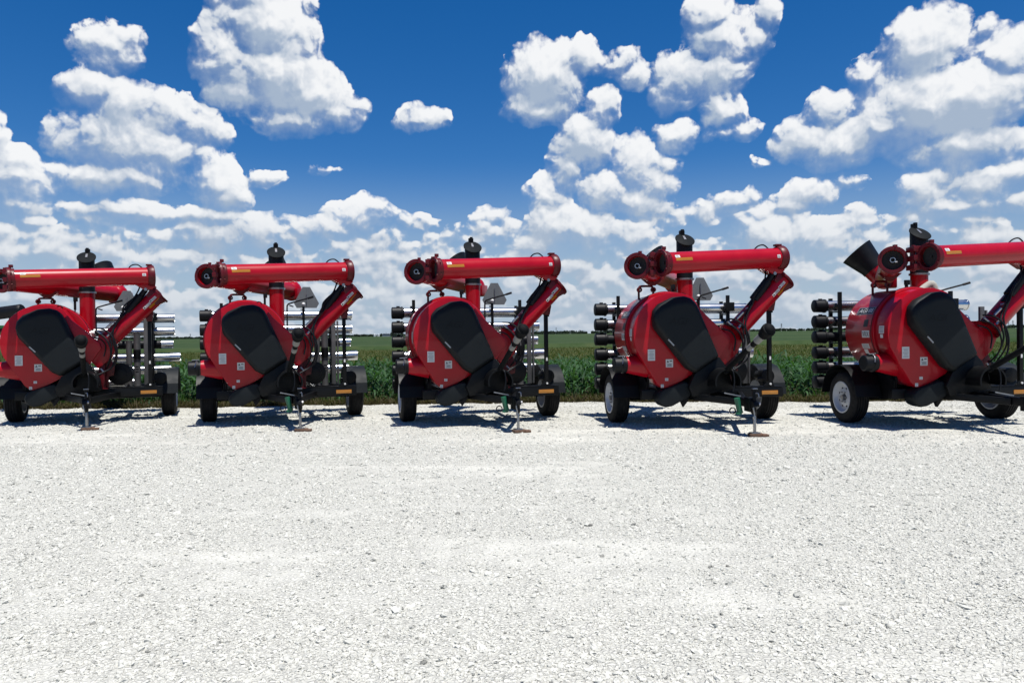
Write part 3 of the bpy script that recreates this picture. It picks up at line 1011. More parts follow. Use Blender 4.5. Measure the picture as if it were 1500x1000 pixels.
    # uprights and pipework behind the lower boom
    mb = MB()
    mb.beam((1.02, -0.84, 0.62), (1.02, -0.84, 1.86), 0.062, 0.062, up=(0, 1, 0))
    mb.prism([(0.90, 0.619), (1.09, 0.619), (1.055, 0.69), (0.985, 0.69)], -0.87, -0.86)
    mb.prism([(1.052, 1.80), (1.052, 1.92), (1.075, 1.95), (1.075, 1.80)], -0.87, -0.81)
    po = mb.build('boom_prop', M['black'], root, bevel=0.004)
    mb = MB()
    mb.box((1.02, -0.873, 1.07), (0.028, 0.004, 0.055))
    mb.cyl((1.02, -0.885, 0.655), (1.02, -0.865, 0.655), 0.018, n=6)
    mb.build('prop_sticker', M['white'], po, smooth=False)
    mb = MB()
    mb.beam((0.90, -0.18, 0.62), (0.90, -0.18, 1.86), 0.075, 0.05, up=(0, 1, 0))
    mb.beam((0.975, -0.18, 0.62), (0.975, -0.18, 1.80), 0.03, 0.05, up=(0, 1, 0))
    mb.build('grey_upright', M['hosegrey'], root, bevel=0.004)
    mb = MB()
    for x, r, z1 in ((0.60, 0.055, 1.48), (0.74, 0.062, 1.62)):
        mb.lathe((x, -0.14, 0.60), (0, 0, 1), [(0, r)] + [(0.02 + 0.025 * k, r * (1.0 if k % 2 else 0.93)) for k in range(int((z1 - 0.62) / 0.025))] + [(z1 - 0.6, r)], 18)
    mb.build('vertical_hose', M['hosegrey'], root)
    mb = MB()
    mb.cyl((0.74, -0.15, 1.30), (0.74, -0.15, 1.12), 0.068, n=18)
    mb.cyl((0.74, -0.15, 1.00), (0.74, -0.15, 0.85), 0.05, n=18)
    mb.build('hose_band', M['black'], root)
    mb = MB()
    mb.cyl((0.50, -0.72, 0.86), (0.50, -0.30, 0.86), 0.205, n=32)
    mb.cyl((0.50, -0.74, 0.86), (0.50, -0.72, 0.86), 0.12, n=24)
    mb.build('gearbox_drum', M['black'], root, bevel=0.012)
    mb = MB()
    mb.cyl((1.16, -0.50, 0.755), (1.16, -0.22, 0.755), 0.115, n=28)
    mb.cyl((1.10, -0.49, 0.72), (0.98, -0.49, 0.72), 0.02, n=10)
    mb.build('oil_tank', M['black'], root, bevel=0.008)
    # ---- fenders and wheels
    for s in (-1, 1):
        mb = MB()
        prof = []
        ro = 0.525
        ang = [4, 20, 35, 50, 65, 80, 95, 110, 125, 140, 155, 176]
        out = [(ro * math.cos(R(a)), 0.42 + ro * math.sin(R(a))) for a in ang]
        inn = [((ro - 0.006) * math.cos(R(a)), 0.42 + (ro - 0.006) * math.sin(R(a))) for a in reversed(ang)]
        xa, xb = (1.09, 1.47) if s > 0 else (-1.47, -1.05)
        mb.prism_x(out + inn, xa, xb)
        xi = 1.09 if s > 0 else -1.05
        mb.prism_x(out + [(-ro * 0.9, 0.42), (-0.46, 0.50), (-0.3, 0.66), (0.0, 0.74), (0.3, 0.66), (0.46, 0.50)], xi - 0.003, xi + 0.003)
        mb.build('fender', M['plastic'] if s > 0 else M['black'], root, ang=15)
    for s in (-1, 1):
        w = empty('wheel', (s * 1.29, 0, 0.412))
        w.parent = root
        mb = MB()
        hw = 0.128
        pr = [(-hw + 0.02, 0.248), (-hw, 0.262), (-hw - 0.006, 0.31), (-hw, 0.36), (-hw + 0.012, 0.388), (-hw + 0.03, 0.404)]
        for k in range(5):
            x = -hw + 0.045 + k * (2 * hw - 0.09) / 4
            g = 0.0065
            if 0 <= k:
                pr += [(x - g, 0.412), (x - g + 0.001, 0.398), (x + g - 0.001, 0.398), (x + g, 0.412)]
        pr += [(hw - 0.03, 0.404), (hw - 0.012, 0.388), (hw, 0.36), (hw + 0.006, 0.31), (hw, 0.262), (hw - 0.02, 0.248)]
        mb.lathe((0, 0, 0), (s, 0, 0), pr, 64, caps=False)
        mb.build('tyre', M['rubber'], w, ang=50)
        mb = MB()
        mb.lathe((0, 0, 0), (s, 0, 0), [(hw - 0.03, 0.240), (hw - 0.005, 0.245), (hw - 0.004, 0.258), (hw + 0.004, 0.258), (hw + 0.004, 0.236), (hw - 0.03, 0.222), (hw - 0.06, 0.205), (hw - 0.065, 0.16),
                                        (hw - 0.045, 0.13), (hw - 0.045, 0.075), (hw - 0.05, 0.06), (hw - 0.085, 0.05), (hw - 0.09, 0.0)], 48, caps=False)
        mb.lathe((0, 0, 0), (s, 0, 0), [(-hw + 0.005, 0.255), (-hw + 0.005, 0.235), (-hw + 0.06, 0.22), (0.02, 0.20), (0.03, 0.0)], 48, caps=False)
        rim = mb.build('rim', M['rim'], w)
        mb = MB()
        for k in range(8):
            a = 2 * math.pi * (k + 0.5) / 8
            c = Vector((0, math.cos(a) * 0.150, math.sin(a) * 0.150))
            mb.lathe(c, (s, 0, 0), [(hw - 0.058, 0.020), (hw - 0.0535, 0.020)], 12)
        mb.build('rim_hole', M['dark'], rim)
        mb = MB()
        mb.cyl((s * (hw - 0.10), 0, 0), (s * (hw - 0.005), 0, 0), 0.045, 0.04, n=20)
        for k in range(6):
            a = 2 * math.pi * k / 6
            mb.cyl((s * (hw - 0.05), math.cos(a) * 0.088, math.sin(a) * 0.088), (s * (hw - 0.022), math.cos(a) * 0.088, math.sin(a) * 0.088), 0.012, n=6)
        mb.build('hub', M['bare'], rim, split=False)
    # ---- pipe rack at the back
    mb = MB()
    for x in (-1.08, 0.95):
        mb.beam((x, 0.62, 0.50), (x, 0.62, 2.16), 0.055, 0.055, up=(0, 1, 0))
        mb.beam((x, 0.92, 0.50), (x, 0.92, 2.06), 0.055, 0.055, up=(0, 1, 0))
        for z in PIPE_Z:
            mb.box((x, 0.77, z - 0.107), (0.05, 0.30, 0.022))
        mb.box((x, 0.77, 0.56), (0.06, 0.36, 0.05))
    mb.beam((-1.45, 0.62, 0.80), (-0.95, -0.2, 0.86), 0.04, 0.04)
    mb.beam((-1.30, 0.64, 0.52), (1.25, 0.64, 0.52), 0.06, 0.08)
    mb.box((0.965, 0.60, 1.95), (0.16, 0.12, 0.16))
    mb.build('pipe_rack', M['black'], root, bevel=0.004)
    return root


PIPE_Z = [1.925, 1.655, 1.39, 1.12, 0.865, 0.615]
PIPE_X = [(-1.30, 1.36), (-1.30, 1.36), (-1.30, 1.33), (-1.30, 1.46), (-1.30, 1.28), (-1.30, 0.6)]


def make_pipe(k):
    """one suction pipe, its own origin at the left end, lying along x"""
    root = empty('suction_pipe', (0, 0, 0))
    L = PIPE_X[k][1] - PIPE_X[k][0]
    mb = MB()
    if k == 2:
        n = int((L - 0.22) / 0.03)
        mb.lathe((0, 0, 0), (1, 0, 0), [(0, 0.085)] + [(0.01 + 0.03 * i, 0.092 if i % 2 else 0.084) for i in range(n)] + [(L - 0.2, 0.085)], 24)
        mb.build('pipe_body', M['cap'], root)
        mb = MB()
        mb.pipe((L - 0.23, 0, 0), (L, 0, 0), 0.088, 0.08, 28)
        mb.build('pipe_end', M['steel'], root)
    elif k == 3:
        mb.pipe((0, 0, 0), (L - 0.16, 0, 0), 0.087, 0.08, 32)
        mb.build('pipe_body', M['steel'], root)
        mb = MB()
        mb.pipe((L - 0.19, 0, 0), (L, 0, 0), 0.098, 0.09, 32)
        mb.build('pipe_end', M['steel'], root)
    else:
        mb.pipe((0, 0, 0), (L, 0, 0), 0.09, 0.082, 32)
        mb.lathe((L - 0.03, 0, 0), (1, 0, 0), [(0, 0.089), (0.004, 0.096), (0.02, 0.096), (0.024, 0.089)], 32, close=True)
        mb.build('pipe_body', M['steel'], root)
    mb = MB()
    mb.lathe((-0.17, 0, 0), (1, 0, 0), [(0, 0.0), (0, 0.095), (0.01, 0.108), (0.17, 0.110), (0.175, 0.118), (0.20, 0.118), (0.205, 0.10), (0.225, 0.094), (0.225, 0.085)], 32)
    mb.box((-0.05, 0, 0.115), (0.06, 0.03, 0.025))
    cp = mb.build('end_cap', M['cap'], root)
    return root


PLACES = [(-8.013, 14.152, 0.3749), (-4.258, 13.701, 0.3386), (-0.609, 13.277, 0.2510), (3.039, 12.611, 0.1172), (6.774, 12.156, 0.0967)]
WHO = ['leftmost', 'second from left', 'middle', 'second from right', 'rightmost']
MLAB = ['red grain vacuum trailer at the left end of the row, sun streak on its boom',
        'red grain vacuum trailer second from the left, seen almost squarely from the front',
        'red grain vacuum trailer in the middle of the five, right of centre of the picture',
        'red grain vacuum trailer second from the right, its left white rim seen edge on',
        'red grain vacuum trailer at the right end, lettered drum side turned to view']
MLAB[2] = 'red grain vacuum trailer in the middle of the row, two on either side'
ROWN = ['topmost', 'second from the top', 'third from the top', 'third from the bottom', 'second from the bottom', 'lowest']


def at(p, loc):
    x, y, a = p
    c, s = math.cos(a), math.sin(a)
    return (x + c * loc[0] - s * loc[1], y + s * loc[0] + c * loc[1], loc[2])


proto = make_machine()
pipes = [make_pipe(k) for k in range(6)]
mb = MB()
mb.box((0, 0, 0.024), (0.20, 0.13, 0.046))
mb.box((0.12, -0.03, 0.020), (0.09, 0.10, 0.036))
block = mb.build('jack_block', M['wood'], None, bevel=0.006)
for i, p in enumerate(PLACES):
    m = proto if i == 0 else copy_tree(proto)
    m.location = (p[0], p[1], 0)
    m.rotation_euler = (0, 0, p[2])
    for ch in m.children:
        if ch.name.startswith('driveline') and not ch.name.startswith('driveline_'):
            q0 = Vector((0.03, -1.42, 0.90))
            rot = Matrix.Rotation(R((0.0, -1.5, 1.2, 6.0, 7.5)[i]), 4, 'Y') @ Matrix.Rotation(R((3.0, -0.5, -1.5, 0.5, 1.0)[i]), 4, 'X')
            ch.matrix_local = Matrix.Translation(q0) @ rot @ Matrix.Translation(-q0)
    tag(m, MLAB[i], 'grain vacuum', 'red grain vacuum trailers parked in a row')
    for k in range(6):
        q = pipes[k] if i == 0 else copy_tree(pipes[k])
        q.location = at(p, (PIPE_X[k][0], 0.77, PIPE_Z[k]))
        q.rotation_euler = (0, 0, p[2])
        kindw = 'black ribbed hose' if k == 2 else 'silver pipe'
        tag(q, f'{kindw}, {ROWN[k]} in rack of {WHO[i]} red trailer', 'pipe', 'suction pipes stored on the trailer racks')
    b = block if i == 0 else copy_tree(block)
    b.location = at(p, (0.18, -2.13, 0.0))
    b.rotation_euler = (0, 0, p[2] + (0.1, -0.2, 0.15, -0.1, 0.1)[i])
    tag(b, f'brown wooden block under the jack of the {WHO[i]} grain vacuum', 'wood block', 'wooden blocks under the trailer jacks')
    if i in (1, 2, 3):
        mb = MB()
        mb.cyl((0.03, -1.95, 0.32), (-0.02, -1.95, 0.54), 0.042, n=16)
        mb.lathe((0.005, -1.95, 0.30), (0.1, 0, 1), [(0, 0.02), (0.0, 0.046), (0.03, 0.046), (0.03, 0.04)], 16)
        mb.build('manual_tube', M['green'], m)
        mb = MB()
        mb.lathe((-0.09, -1.96, 0.36), (0, 1, 0), [(-0.008, 0.036), (-0.008, 0.05), (0.008, 0.05), (0.008, 0.036)], 18, close=True)
        mb.build('tether_ring', M['cap'], m)
    if i == 4:
        mb = MB()
        mb.tube([(-0.45, -0.35, 2.02), (-0.35, -0.3, 2.10), (-0.2, -0.24, 2.12), (-0.1, -0.22, 2.18), (0.0, -0.24, 2.23), (0.04, -0.25, 2.12)], 0.06, 10, 4)
        mb.build('wrapped_strap', M['rag'], m)
        mb = MB()
        mb.box((0.86, 0.6, 1.33), (0.26, 0.10, 0.16))
        mb.box((0.90, 0.55, 1.20), (0.40, 0.06, 0.09))
        mb.build('lamp_bracket', M['black'], m, bevel=0.008)
        mb = MB()
        mb.box((0.95, 0.515, 1.205), (0.22, 0.012, 0.055))
        mb.build('tail_lamp', M['redlens'], m, bevel=0.004)
# ------------------------------------------------------------------ ground
def plane(name, pts, z, m, kind='structure', sub=None):
    me = bpy.data.meshes.new(name)
    me.from_pydata([(x, y, z) for x, y in pts], [], [tuple(range(len(pts)))])
    me.materials.append(m)
    o = bpy.data.objects.new(name, me)
    COL.objects.link(o)
    o['kind'] = kind
    return o


def gravel_mat():
    m = bpy.data.materials.new('white_gravel')
    m.use_nodes = True
    t = NT(m.node_tree)
    b = m.node_tree.nodes['Principled BSDF']
    P = m.node_tree.nodes.new('ShaderNodeTexCoord').outputs['Object']
    fines = t.n('ShaderNodeAttribute', {'attribute_name': 'fines'}).outputs['Fac']
    vo = t.n('ShaderNodeTexVoronoi', {'feature': 'F1'}, Vector=P, Scale=34.0, Randomness=1.0)
    vb = t.n('ShaderNodeTexVoronoi', {'feature': 'DISTANCE_TO_EDGE'}, Vector=P, Scale=34.0, Randomness=1.0).outputs[0]
    big = t.n('ShaderNodeTexNoise', Vector=P, Scale=0.7, Detail=5.0, Roughness=0.6).outputs[0]
    fine = t.n('ShaderNodeTexNoise', Vector=P, Scale=160.0, Detail=4.0).outputs[0]
    sv = t.n('ShaderNodeSeparateXYZ', Vector=vo.outputs['Color']).outputs[0]
    c = t.ramp(sv, [(0.0, (0.400, 0.397, 0.359)), (0.25, (0.473, 0.470, 0.424)), (0.7, (0.521, 0.517, 0.468)), (1.0, (0.565, 0.560, 0.506))])
    c = t.mix(t.m('MULTIPLY', t.mapr(big, 0.35, 0.65, 0.0, 0.3), 1.0), c, (0.509, 0.499, 0.444, 1))
    c = t.mix(t.mapr(vb, 0.0, 0.10, 0.35, 0.0), c, (0.344, 0.341, 0.308, 1))
    c = t.mix(t.m('MULTIPLY', fines, 0.5), c, (0.547, 0.541, 0.487, 1))
    t.put(b.inputs['Base Color'], c)
    b.inputs['Roughness'].default_value = 0.9
    b.inputs['Specular IOR Level'].default_value = 0.2
    h = t.m('ADD', t.m('MULTIPLY', t.mapr(vb, 0.0, 0.22, 0.0, 1.0, True), t.mapr(sv, 0, 1, 0.4, 1.0)), t.m('MULTIPLY', fine, 0.25))
    bp = t.n('ShaderNodeBump', Strength=t.mapr(fines, 0, 1, 1.0, 0.5), Distance=0.012, Height=h)
    t.put(b.inputs['Normal'], bp.outputs[0])
    return m


def stone_mat():
    m = bpy.data.materials.new('crushed_limestone')
    m.use_nodes = True
    t = NT(m.node_tree)
    b = m.node_tree.nodes['Principled BSDF']
    att = t.n('ShaderNodeAttribute', {'attribute_type': 'INSTANCER', 'attribute_name': 'shade'}).outputs['Fac']
    P = m.node_tree.nodes.new('ShaderNodeTexCoord').outputs['Object']
    n = t.n('ShaderNodeTexNoise', Vector=P, Scale=3.0, Detail=5.0).outputs[0]
    c = t.ramp(att, [(0.0, (0.142, 0.141, 0.127)), (0.012, (0.257, 0.256, 0.231)), (0.06, (0.429, 0.426, 0.386)), (0.5, (0.503, 0.499, 0.451)), (1.0, (0.565, 0.560, 0.506))])
    c = t.mix(t.mapr(n, 0.35, 0.7, 0.0, 0.35), c, (0.425, 0.422, 0.381, 1))
    t.put(b.inputs['Base Color'], c)
    b.inputs['Roughness'].default_value = 0.85
    b.inputs['Specular IOR Level'].default_value = 0.25
    return m


def field_mat(name, cols, scale, rows=0.0, bump=0.6):
    m = bpy.data.materials.new(name)
    m.use_nodes = True
    t = NT(m.node_tree)
    b = m.node_tree.nodes['Principled BSDF']
    P = m.node_tree.nodes.new('ShaderNodeTexCoord').outputs['Object']
    n1 = t.n('ShaderNodeTexNoise', Vector=P, Scale=scale, Detail=8.0, Roughness=0.68).outputs[0]
    n2 = t.n('ShaderNodeTexNoise', Vector=t.v('MULTIPLY', P, (0.25, 1.0, 1.0)), Scale=scale * 0.06, Detail=4.0, Roughness=0.6).outputs[0]
    f = t.m('ADD', t.m('MULTIPLY', n1, 0.5), t.m('MULTIPLY', n2, 0.5))
    k = len(cols)
    t.put(b.inputs['Base Color'], t.ramp(f, [(0.36 + 0.28 * i / (k - 1), c) for i, c in enumerate(cols)]))
    b.inputs['Roughness'].default_value = 0.9
    b.inputs['Specular IOR Level'].default_value = 0.1
    bp = t.n('ShaderNodeBump', Strength=bump, Distance=0.3, Height=n1)
    t.put(b.inputs['Normal'], bp.outputs[0])
    return m


EDGE0 = [(-70, 15.75), (-30, 15.95), (-12, 16.05), (-9.2, 16.1), (-7, 15.9), (-4.6, 16.15), (-2.5, 16.05), (-1.5, 16.2), (0.5, 16.1), (1.6, 16.2), (3.5, 15.9), (5.2, 15.6), (7, 15.5), (9, 15.4), (14, 15.5), (30, 15.3), (70, 15)]
EDGE = []
for ex_ in np.concatenate([[-70, -40, -25], np.arange(-18, 18, 0.16), [25, 40, 70]]):
    EDGE.append((float(ex_), float(np.interp(ex_, [e[0] for e in EDGE0], [e[1] for e in EDGE0])) + (0.09 * math.sin(ex_ * 2.7) * math.sin(ex_ * 1.13 + 1) + 0.06 * math.sin(ex_ * 7.3 + 2) + random.gauss(0, 0.035))))
far_m = field_mat('far_field', [(0.0135, 0.0300, 0.0104), (0.0216, 0.0425, 0.0130), (0.0351, 0.0562, 0.0195), (0.0594, 0.0700, 0.0286)], 0.35)
plane('ground', [(-9000, -200), (9000, -200), (9000, 9000), (-9000, 9000)], -0.012, field_mat('soil', [(0.045, 0.05, 0.022), (0.075, 0.07, 0.035), (0.11, 0.095, 0.055)], 3.0))


def vn(x, y, f, seed):
    r = np.random.default_rng(seed).uniform(0, 1, (64, 64))
    xi, yi = np.floor(x * f).astype(int), np.floor(y * f).astype(int)
    fx, fy = x * f - xi, y * f - yi
    fx, fy = fx * fx * (3 - 2 * fx), fy * fy * (3 - 2 * fy)
    g = lambda a, b: r[a % 64, b % 64]
    return (g(xi, yi) * (1 - fx) + g(xi + 1, yi) * fx) * (1 - fy) + (g(xi, yi + 1) * (1 - fx) + g(xi + 1, yi + 1) * fx) * fy


def packed(x, y):
    """0..1, low where the stone is driven down to white fines (streaks along the driving direction)"""
    yy = y + 0.10 * x
    lane = 0.05 * np.cos(2 * np.pi * (yy - 0.5 * vn(x, yy * 0, 0.15, 9)) / 1.05) + 0.04 * np.cos(2 * np.pi * yy / 0.37 + 2 * vn(x, yy, 0.3, 8))
    return lane + 0.40 * vn(x * 0.32, yy, 0.85, 3) + 0.12 * vn(x, yy, 14.0, 6) + 0.26 * vn(x * 0.5, yy, 2.3, 4) + 0.22 * vn(x, yy, 6.0, 5)


def gravel_lot():
    xs = np.concatenate([[-70, -40, -22], np.arange(-14, 14.01, 0.11), [22, 40, 70]])
    ys = np.concatenate([[-40, -10, 0], np.arange(2, 14.6, 0.10)])
    ex = np.interp(xs, [e[0] for e in EDGE], [e[1] for e in EDGE])
    X, Y = np.meshgrid(xs, ys)
    extra = [14.55 + (ex - 14.55) * k / 12 for k in range(1, 13)]
    X = np.concatenate([X] + [xs[None]] * 12)
    Y = np.concatenate([Y] + [e[None] for e in extra])
    h, w = X.shape
    V = np.stack([X, Y, np.zeros_like(X)], -1).reshape(-1, 3)
    I = np.arange(h * w).reshape(h, w)
    F = np.stack([I[:-1, :-1], I[:-1, 1:], I[1:, 1:], I[1:, :-1]], -1).reshape(-1, 4)
    me = bpy.data.meshes.new('gravel_ground')
    me.from_pydata(V.tolist(), [], F.tolist())
    a = me.attributes.new('fines', 'FLOAT', 'POINT')
    a.data.foreach_set('value', np.clip((0.46 - packed(X.ravel(), Y.ravel())) * 3.5, 0, 1).astype(np.float32))
    me.materials.append(gravel_mat())
    o = bpy.data.objects.new('gravel_ground', me)
    COL.objects.link(o)
    o['kind'] = 'structure'


gravel_lot()

# crushed stone: single stones, instanced on scattered points
def gravel_stones():
    pts, sc = [], []
    bands = [(2.6, 4.5, 3400), (4.5, 7.0, 2600), (7.0, 10.5, 1500), (10.5, 16.2, 600)]
    for y0, y1, dens in bands:
        n = int(dens * 1.56 * (y1 ** 2 - y0 ** 2) / 2)
        y = np.sqrt(rng.uniform(y0 ** 2, y1 ** 2, n))
        x = rng.uniform(-0.78, 0.78, n) * y
        pts.append(np.stack([x, y], 1))
        s = np.exp(rng.normal(math.log(0.0057), 0.43, n))
        s = np.clip(s, 0.0035, 0.028) * (1 if y0 < 7 else 1.15 if y0 < 10 else 1.4)
        sc.append(s)
    P = np.concatenate(pts)
    S = np.concatenate(sc)
    ex = np.interp(P[:, 0], [e[0] for e in EDGE], [e[1] for e in EDGE])
    # patches packed down to fines
    pk = packed(P[:, 0], P[:, 1])
    keep = (P[:, 1] < ex + rng.normal(0, 0.13, len(P))) & (rng.uniform(0, 1, len(P)) < np.clip((pk - 0.30) * 4.0, 0.35, 1))
    P, S = P[keep], S[keep]
    n = len(P)
    me = bpy.data.meshes.new('gravel_stones')
    me.vertices.add(n)
    co = np.zeros((n, 3), np.float32)
    co[:, :2] = P
    co[:, 2] = S * 0.02
    me.vertices.foreach_set('co', co.ravel())
    a = me.attributes.new('size', 'FLOAT_VECTOR', 'POINT')
    sv = np.stack([S * rng.uniform(0.8, 1.5, n), S * rng.uniform(0.8, 1.3, n), S * rng.uniform(0.5, 0.85, n)], 1).astype(np.float32)
    a.data.foreach_set('vector', sv.ravel())
    a = me.attributes.new('turn', 'FLOAT_VECTOR', 'POINT')
    rv = np.stack([rng.normal(0, 0.35, n), rng.normal(0, 0.35, n), rng.uniform(0, 6.28, n)], 1).astype(np.float32)
    a.data.foreach_set('vector', rv.ravel())
    a = me.attributes.new('shade', 'FLOAT', 'POINT')
    a.data.foreach_set('value', rng.uniform(0, 1, n).astype(np.float32))
    a = me.attributes.new('pick', 'INT', 'POINT')
    a.data.foreach_set('value', rng.integers(0, 6, n).astype(np.int32))
    o = bpy.data.objects.new('gravel_stones', me)
    COL.objects.link(o)
    o['kind'] = 'stuff'
    g = bpy.data.node_groups.new('scatter_stones', 'GeometryNodeTree')
    g.interface.new_socket('Geometry', in_out='INPUT', socket_type='NodeSocketGeometry')
    g.interface.new_socket('Geometry', in_out='OUTPUT', socket_type='NodeSocketGeometry')
    N = lambda typ: g.nodes.new(typ)
    L = g.links.new
    gi, go = N('NodeGroupInput'), N('NodeGroupOutput')
    g2i = N('GeometryNodeGeometryToInstance')
    sm = stone_mat()
    for k in range(6):
        ico = N('GeometryNodeMeshIcoSphere')
        ico.inputs['Radius'].default_value = 1.0
        ico.inputs['Subdivisions'].default_value = 2
        pos = N('GeometryNodeInputPosition')
        vm = N('ShaderNodeVectorMath')
        vm.operation = 'ADD'
        L(pos.outputs[0], vm.inputs[0])
        vm.inputs[1].default_value = (7.1 * k, 3.3 * k, 1.7 * k)
        vor = N('ShaderNodeTexVoronoi')
        vor.inputs['Scale'].default_value = 1.1
        L(vm.outputs[0], vor.inputs['Vector'])
        sub = N('ShaderNodeVectorMath')
        sub.operation = 'SUBTRACT'
        L(vor.outputs['Color'], sub.inputs[0])
        sub.inputs[1].default_value = (0.5, 0.5, 0.5)
        scl = N('ShaderNodeVectorMath')
        scl.operation = 'SCALE'
        L(sub.outputs[0], scl.inputs[0])
        scl.inputs['Scale'].default_value = 0.75
        sp = N('GeometryNodeSetPosition')
        L(ico.outputs[0], sp.inputs['Geometry'])
        L(scl.outputs[0], sp.inputs['Offset'])
        smn = N('GeometryNodeSetMaterial')
        smn.inputs['Material'].default_value = sm
        L(sp.outputs[0], smn.inputs['Geometry'])
        L(smn.outputs[0], g2i.inputs[0])
    iop = N('GeometryNodeInstanceOnPoints')
    L(gi.outputs[0], iop.inputs['Points'])
    L(g2i.outputs[0], iop.inputs['Instance'])
    iop.inputs['Pick Instance'].default_value = True

    def attr(name, typ):
        nd = N('GeometryNodeInputNamedAttribute')
        nd.data_type = typ
        nd.inputs['Name'].default_value = name
        return nd.outputs[0]
    L(attr('pick', 'INT'), iop.inputs['Instance Index'])
    e2r = N('FunctionNodeEulerToRotation')
    L(attr('turn', 'FLOAT_VECTOR'), e2r.inputs[0])
    L(e2r.outputs[0], iop.inputs['Rotation'])
    L(attr('size', 'FLOAT_VECTOR'), iop.inputs['Scale'])
    L(iop.outputs[0], go.inputs[0])
    md = o.modifiers.new('scatter', 'NODES')
    md.node_group = g
    print('stones', n)


gravel_stones()


# ------------------------------------------------------------------ vegetation as ribbons of leaf faces
def ribbons(name, root, head, length, width, rise, droop, m, kind='stuff', seg=5, shade=None, taper=1.0):
    """many leaf blades: root (n,3), heading angle, arching up at `rise` and bending over by `droop` (radians)"""
    n = len(root)
    ts = np.linspace(0, 1, seg + 1)
    pos = np.zeros((n, seg + 1, 3))
    p = root.copy()
    pos[:, 0] = p
    for i in range(seg):
        a = rise - droop * (i + 0.5) / seg
        st = length / seg
        p = p + np.stack([np.cos(head) * np.cos(a) * st, np.sin(head) * np.cos(a) * st, np.sin(a) * st], 1)
        pos[:, i + 1] = p
    sd = np.stack([-np.sin(head), np.cos(head), np.zeros(n)], 1)
    wf = np.minimum(0.55 + 1.4 * ts, 1.0) * (1 - ts ** 2.2 * taper) + 0.02
    off = sd[:, None, :] * (width[:, None] * wf[None, :])[:, :, None] * 0.5
    V = np.stack([pos - off, pos + off], 2).reshape(-1, 3)
    base = (np.arange(n) * (seg + 1) * 2)[:, None]
    k = np.arange(seg)[None, :] * 2
    F = np.stack([base + k, base + k + 1, base + k + 3, base + k + 2], -1).reshape(-1, 4)
    me = bpy.data.meshes.new(name)
    me.vertices.add(len(V))
    me.vertices.foreach_set('co', V.astype(np.float32).ravel())
    me.loops.add(F.size)
    me.loops.foreach_set('vertex_index', F.astype(np.int32).ravel())
    me.polygons.add(len(F))
    me.polygons.foreach_set('loop_start', (np.arange(len(F)) * 4).astype(np.int32))
    me.polygons.foreach_set('use_smooth', np.ones(len(F), bool))
    a = me.attributes.new('tone', 'FLOAT', 'FACE')
    a.data.foreach_set('value', np.repeat(rng.uniform(0, 1, n) if shade is None else shade, seg).astype(np.float32))
    me.update(calc_edges=True)
    me.materials.append(m)
    o = bpy.data.objects.new(name, me)
    COL.objects.link(o)
    if kind:
        o['kind'] = kind
    return o


def leaf_mat(name, stops, trans=0.35, rough=0.5, spec=0.4):
    m = bpy.data.materials.new(name)
    m.use_nodes = True
    t = NT(m.node_tree)
    b = m.node_tree.nodes['Principled BSDF']
    at_ = t.n('ShaderNodeAttribute', {'attribute_name': 'tone'}).outputs['Fac']
    P = m.node_tree.nodes.new('ShaderNodeTexCoord').outputs['Object']
    n = t.n('ShaderNodeTexNoise', Vector=P, Scale=0.35, Detail=3.0).outputs[0]
    f = t.m('ADD', t.m('MULTIPLY', at_, 0.75), t.m('MULTIPLY', t.m('SUBTRACT', n, 0.5), 0.9), clamp=True)
    c = t.ramp(f, stops)
    t.put(b.inputs['Base Color'], c)
    b.inputs['Roughness'].default_value = rough
    b.inputs['Specular IOR Level'].default_value = spec
    tr = t.n('ShaderNodeBsdfTranslucent', Color=t.mix(1.0, c, (1.3, 1.5, 0.6, 1), 'MULTIPLY'))
    mx = t.n('ShaderNodeMixShader', _0=trans)
    t.put(mx.inputs[1], b.outputs[0])
    t.put(mx.inputs[2], tr.outputs[0])
    t.put(m.node_tree.nodes['Material Output'].inputs[0], mx.outputs[0])
    return m


def edge_y(x):
    return np.interp(x, [e[0] for e in EDGE], [e[1] for e in EDGE])


crop_m = leaf_mat('crop_leaf', [(0.0, (0.0149, 0.0393, 0.0141)), (0.4, (0.0263, 0.0702, 0.0221)), (0.75, (0.0421, 0.1030, 0.0343)), (1.0, (0.0796, 0.1498, 0.0605))], 0.3, 0.6, 0.22)
dry_m = leaf_mat('weed_leaf', [(0.0, (0.0408, 0.0385, 0.0170)), (0.4, (0.0816, 0.0592, 0.0340)), (0.75, (0.0612, 0.0710, 0.0238)), (1.0, (0.1632, 0.1125, 0.0680))], 0.3, 0.7, 0.2)
way_m = leaf_mat('grass_leaf', [(0.0, (0.026, 0.050, 0.011)), (0.4, (0.050, 0.068, 0.017)), (0.75, (0.080, 0.080, 0.027)), (1.0, (0.125, 0.105, 0.048))], 0.3, 0.7, 0.2)


